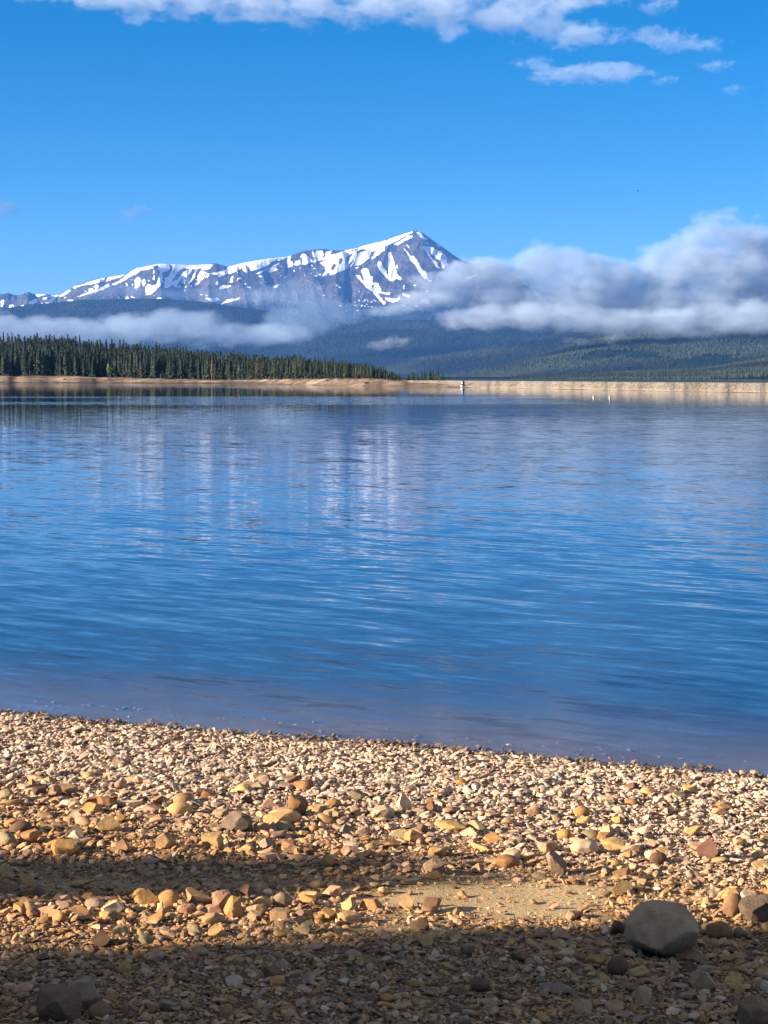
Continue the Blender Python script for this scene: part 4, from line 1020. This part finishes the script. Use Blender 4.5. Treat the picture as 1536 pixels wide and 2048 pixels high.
# ------------------------------------------------------------------ clouds and mist
def cloud(name, label, Y, blobs, dens, nscale, k=1.0, bias=0.30, gain=1.6, dfac=0.6, step=0.35, col=(1, 1, 1), kind=None, group=None, squash=1.6, aniso=0.0, cat='cloud', det=5, rough=0.6):
    m = Y / F
    cx = np.mean([b[0] for b in blobs]); cyy = np.mean([b[1] for b in blobs])
    zc = z_at(cyy, Y); org = np.array([x_at(cx, Y, zc), Y, zc])
    L = []
    for b in blobs:
        zz = z_at(b[1], Y); c = np.array([x_at(b[0], Y, zz), Y + (b[4] * m if len(b) > 4 else random.uniform(-.25, .25) * b[2] * m), zz]) - org
        L.append((c, np.array([b[2] * m, b[2] * m * dfac, b[3] * m])))
    V0, F0 = ICO[3]; Vs = []; Fs = []
    for i, (c, r) in enumerate(L): Vs.append(V0 * r * 1.02 + c); Fs.append(F0 + i * len(V0))
    tmp = link('tmp', mesh_np('tmp', np.concatenate(Vs), np.concatenate(Fs)))
    rm = tmp.modifiers.new('r', 'REMESH'); rm.mode = 'VOXEL'; rm.voxel_size = min(r[2] for c, r in L) * 0.3; rm.use_smooth_shade = True
    dg = bpy.context.evaluated_depsgraph_get(); dg.update()
    me = bpy.data.meshes.new_from_object(tmp.evaluated_get(dg)); me.name = name
    bpy.data.objects.remove(tmp)
    mat, t = new_mat(name)
    o = t.obj()
    acc = None
    for c, r in L:
        q = t.vm('MULTIPLY', t.vm('SUBTRACT', o, tuple(c)), tuple(1 / r))
        f = t.math('MAXIMUM', t.math('SUBTRACT', 1.0, t.vm('DOT_PRODUCT', q, q)), 0.0)
        acc = f if acc is None else t.math('ADD', acc, f)
    acc = t.math('MINIMUM', acc, 1.25)
    nz = t.noise(t.mapping(o, (1, 1, squash)), 1.0 / (nscale * m), det, rough).outputs[0]
    e = t.math('ADD', t.math('SUBTRACT', acc, bias), t.math('MULTIPLY', t.math('SUBTRACT', nz, 0.5), k * 2.0))
    dn = t.math('MULTIPLY', t.math('MULTIPLY', e, gain, True), dens)
    inside_ = t.ramp(acc, 0.0, 0.12)
    vol = t.n('VolumePrincipled', {'Color': col, 'Density': t.math('MULTIPLY', dn, inside_), 'Anisotropy': aniso})
    t.t.links.new(vol.outputs[0], t.out.inputs['Volume'])
    try: mat.cycles.volume_step_rate = step
    except Exception: pass
    me.materials.clear(); me.materials.append(mat)
    ob = link(name, me, None, tuple(org))
    tag(ob, label, cat, group, kind)
    return ob
PUFF = dict(col=(0.84, 0.88, 0.94), k=2.2, bias=0.60, gain=2.0, det=7)
cloud('cloud', 'long white cloud band across the top of the sky', 12000,
      [(40, -16, 120, 22), (200, -8, 140, 36), (330, 4, 120, 42), (450, 6, 120, 52), (570, 8, 120, 62), (700, 6, 130, 58), (830, 2, 130, 60), (950, 14, 130, 62), (1050, 32, 100, 54), (1130, 62, 90, 44), (1200, 75, 90, 28), (1110, 0, 120, 26), (262, 36, 44, 24), (1200, 5, 80, 18), (900, 66, 50, 24)],
      0.0023, 46, step=0.07, **PUFF)
cloud('cloud', 'small bright cloud puff below the end of the top cloud band', 12000, [(1330, 75, 76, 32), (1395, 93, 80, 18), (1300, 66, 40, 22)], 0.0020, 30, step=0.2, **PUFF)
cloud('cloud', 'thin streak of cloud below the right half of the top band', 12000, [(1190, 142, 140, 25), (1105, 151, 70, 22), (1240, 138, 80, 18), (1065, 127, 60, 16)], 0.0017, 30, step=0.2, **PUFF)
cloud('cloud', 'small cloud scrap cut by the top edge of the sky', 12000, [(1312, 10, 56, 24)], 0.0020, 24, step=0.25, **PUFF)
cloud('cloud', 'faint scrap of cloud highest up on the far right', 12000, [(1432, 129, 50, 16)], 0.0020, 20, step=0.25, **PUFF)
cloud('cloud', 'faint tiny cloud scrap between the thin streak and right edge', 12000, [(1326, 160, 40, 14)], 0.0018, 18, step=0.25, **PUFF)
cloud('cloud', 'faintest lowest cloud scrap near the right edge', 12000, [(1470, 176, 34, 15)], 0.0018, 18, step=0.25, **PUFF)
for a_, b_ in (([(-4, 412, 44, 30), (18, 420, 36, 18)], 'left edge'), ([(268, 424, 46, 24)], 'left half')):
    cloud('cloud', 'faint dark wisp alone in the blue sky near the left edge' if b_ == 'left edge' else 'faint dark wisp alone in the blue sky above the long snowy ridge', 21000, a_, 0.0035, 26, step=0.25, **dict(PUFF, col=(0.30, 0.36, 0.46)))
MIST = dict(col=(0.60, 0.77, 0.97), k=1.5, bias=0.40, gain=1.5, det=6)
cloud('mist_bank', 'low bright mist bank lying behind the far left forest', 9000,
      [(-160, 648, 130, 48), (-30, 652, 80, 50), (30, 660, 90, 34), (110, 661, 100, 38), (200, 660, 110, 46), (290, 655, 85, 48), (345, 645, 75, 44), (410, 659, 95, 46), (490, 672, 90, 32), (560, 664, 80, 34)],
      0.0044, 55, step=0.12, cat='mist', **dict(MIST, col=(0.70, 0.83, 0.98)))
cloud('mist_bank', 'pale mist plume rising over the mountain foot at centre', 9300,
      [(600, 645, 90, 50), (625, 605, 70, 60), (588, 583, 60, 36), (665, 632, 65, 38), (535, 600, 60, 32), (705, 628, 70, 24), (560, 650, 70, 34)],
      0.0022, 55, step=0.12, cat='mist', **MIST)
cloud('mist_bank', 'thin bluish mist veil under the striped snow gullies', 12900, [(440, 592, 110, 22), (330, 585, 100, 20), (220, 584, 90, 20), (520, 590, 70, 22)], 0.0008, 50, step=0.2, cat='mist', **MIST)
cloud('mist_bank', 'tiny white mist puff low on the dark blue centre slope', 6800, [(785, 683, 50, 19), (755, 690, 36, 12)], 0.0035, 26, step=0.25, cat='mist', **PUFF)
cloud('mist_bank', 'small faint mist puff under the bright cloud base at right', 4650, [(1228, 678, 40, 18), (1150, 682, 46, 12)], 0.0028, 24, step=0.25, cat='mist', **PUFF)
BANK = dict(k=1.9, bias=0.40, gain=0.9, det=9, rough=0.66)
cloud('cloud_bank', 'big grey cloud bank hiding the right shoulder of the mountain', 6800,
      [(885, 588, 70, 54), (835, 604, 70, 24), (778, 622, 60, 16), (860, 560, 50, 24), (960, 575, 95, 66), (1060, 570, 105, 76), (1170, 575, 115, 76), (1280, 585, 115, 72), (1390, 565, 135, 100), (1520, 560, 155, 115), (1680, 570, 165, 125), (945, 540, 70, 40), (1085, 522, 70, 52), (1150, 538, 85, 48), (1335, 518, 75, 66), (1405, 497, 85, 78), (1465, 475, 75, 62), (1570, 500, 95, 76), (1230, 550, 75, 46), (1190, 612, 115, 44), (1320, 616, 125, 48), (1480, 620, 150, 54), (1640, 620, 150, 60), (1050, 610, 100, 40)],
      0.0185, 85, step=0.05, cat='cloud', col=(0.62, 0.71, 0.84), **BANK)
cloud('cloud_bank', 'bright flat-bottomed cloud strip along the base of the grey bank', 5700,
      [(930, 634, 90, 32), (1010, 634, 100, 36), (1110, 634, 105, 44), (1190, 640, 100, 38), (1280, 645, 115, 40), (1390, 648, 115, 46), (1510, 640, 125, 58), (1640, 640, 135, 70)],
      0.011, 75, step=0.08, cat='cloud', col=(0.72, 0.80, 0.91), **BANK)

# ------------------------------------------------------------------ haze
HB = 26000.0
hz0, hz1 = -30.0, 1640.0
bm = bmesh.new(); box(bm, (0, 0, (hz0 + hz1) / 2), (2 * HB, 2 * HB, hz1 - hz0))
mat, t = new_mat('haze')
vol = t.n('VolumePrincipled', {'Color': (0.11, 0.37, 1.0), 'Density': 2.6e-5, 'Anisotropy': 0.0})
t.t.links.new(vol.outputs[0], t.out.inputs['Volume'])
o = link('haze', bm_mesh('haze', bm, mat)); tag(o, 'blue morning haze in the air between beach and mountain', 'haze', kind='stuff')

# ------------------------------------------------------------------ light, sky, camera
w = bpy.data.worlds.new('World'); S.world = w; w.use_nodes = True
nt = w.node_tree; nt.nodes.clear()
sky = nt.nodes.new('ShaderNodeTexSky'); sky.sky_type = 'NISHITA'; sky.sun_disc = False
sky.sun_elevation = SUN_EL; sky.sun_rotation = R(360 - 90 - math.degrees(SUN_A)); sky.altitude = 3000; sky.air_density = 1.0; sky.dust_density = 0.55; sky.ozone_density = 3.0
hs = nt.nodes.new('ShaderNodeHueSaturation'); hs.inputs['Saturation'].default_value = 1.42; hs.inputs['Value'].default_value = 1.0
bg = nt.nodes.new('ShaderNodeBackground'); bg.inputs['Strength'].default_value = 0.05
wo = nt.nodes.new('ShaderNodeOutputWorld')
nt.links.new(sky.outputs[0], hs.inputs['Color']); 
# white cloud cover added overhead, out of view, to warm the fill in the shade
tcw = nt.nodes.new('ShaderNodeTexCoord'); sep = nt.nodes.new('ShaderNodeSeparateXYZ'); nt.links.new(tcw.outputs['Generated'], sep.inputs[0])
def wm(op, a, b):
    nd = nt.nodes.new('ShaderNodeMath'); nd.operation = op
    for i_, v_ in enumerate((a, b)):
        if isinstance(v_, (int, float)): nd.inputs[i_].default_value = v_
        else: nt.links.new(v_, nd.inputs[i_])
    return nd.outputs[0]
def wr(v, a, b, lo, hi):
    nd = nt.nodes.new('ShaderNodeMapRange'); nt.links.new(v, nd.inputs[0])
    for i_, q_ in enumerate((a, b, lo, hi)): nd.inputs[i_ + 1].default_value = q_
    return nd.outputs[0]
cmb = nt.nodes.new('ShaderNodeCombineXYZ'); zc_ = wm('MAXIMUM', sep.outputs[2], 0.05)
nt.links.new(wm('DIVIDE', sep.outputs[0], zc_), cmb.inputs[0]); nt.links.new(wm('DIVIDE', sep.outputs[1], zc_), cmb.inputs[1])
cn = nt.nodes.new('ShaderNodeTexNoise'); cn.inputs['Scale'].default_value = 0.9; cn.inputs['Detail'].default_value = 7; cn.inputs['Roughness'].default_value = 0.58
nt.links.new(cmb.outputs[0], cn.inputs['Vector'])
fill_cover = wm('MULTIPLY', wr(cn.outputs[0], 0.46, 0.62, 0, 0.9), wr(sep.outputs[2], 0.38, 0.55, 0, 1))
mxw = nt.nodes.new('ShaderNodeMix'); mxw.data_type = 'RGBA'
nt.links.new(fill_cover, mxw.inputs[0]); nt.links.new(hs.outputs[0], mxw.inputs[6]); mxw.inputs[7].default_value = (5.6, 5.1, 4.7, 1)
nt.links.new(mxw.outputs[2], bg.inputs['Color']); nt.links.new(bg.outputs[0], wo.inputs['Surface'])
sun = bpy.data.lights.new('sun', 'SUN'); sun.energy = 5.0; sun.angle = R(0.5); sun.color = (1.0, 0.91, 0.78)
so = bpy.data.objects.new('sun', sun); C.objects.link(so)
so.rotation_euler = Vector(TO_SUN).to_track_quat('Z', 'Y').to_euler()
cam = bpy.data.cameras.new('camera'); co = bpy.data.objects.new('camera', cam); C.objects.link(co)
cam.sensor_fit = 'VERTICAL'; cam.sensor_height = 24.0; cam.lens = 24.0 * F / 2048.0
cam.clip_start = 0.1; cam.clip_end = 120000
co.location = (0, 0, CAMH); co.rotation_euler = (math.pi / 2 - TH, 0, 0)
S.camera = co
S.view_settings.view_transform = 'Standard'; S.view_settings.look = 'None'; S.view_settings.gamma = 1.0; S.view_settings.exposure = 1.6
cy_ = S.cycles
cy_.max_bounces = 8; cy_.diffuse_bounces = 2; cy_.glossy_bounces = 3; cy_.transmission_bounces = 3; cy_.transparent_max_bounces = 10; cy_.volume_bounces = 3
cy_.use_denoising = True
cy_.sample_clamp_indirect = 6.0
cy_.volume_step_rate = 1.0; cy_.volume_max_steps = 256
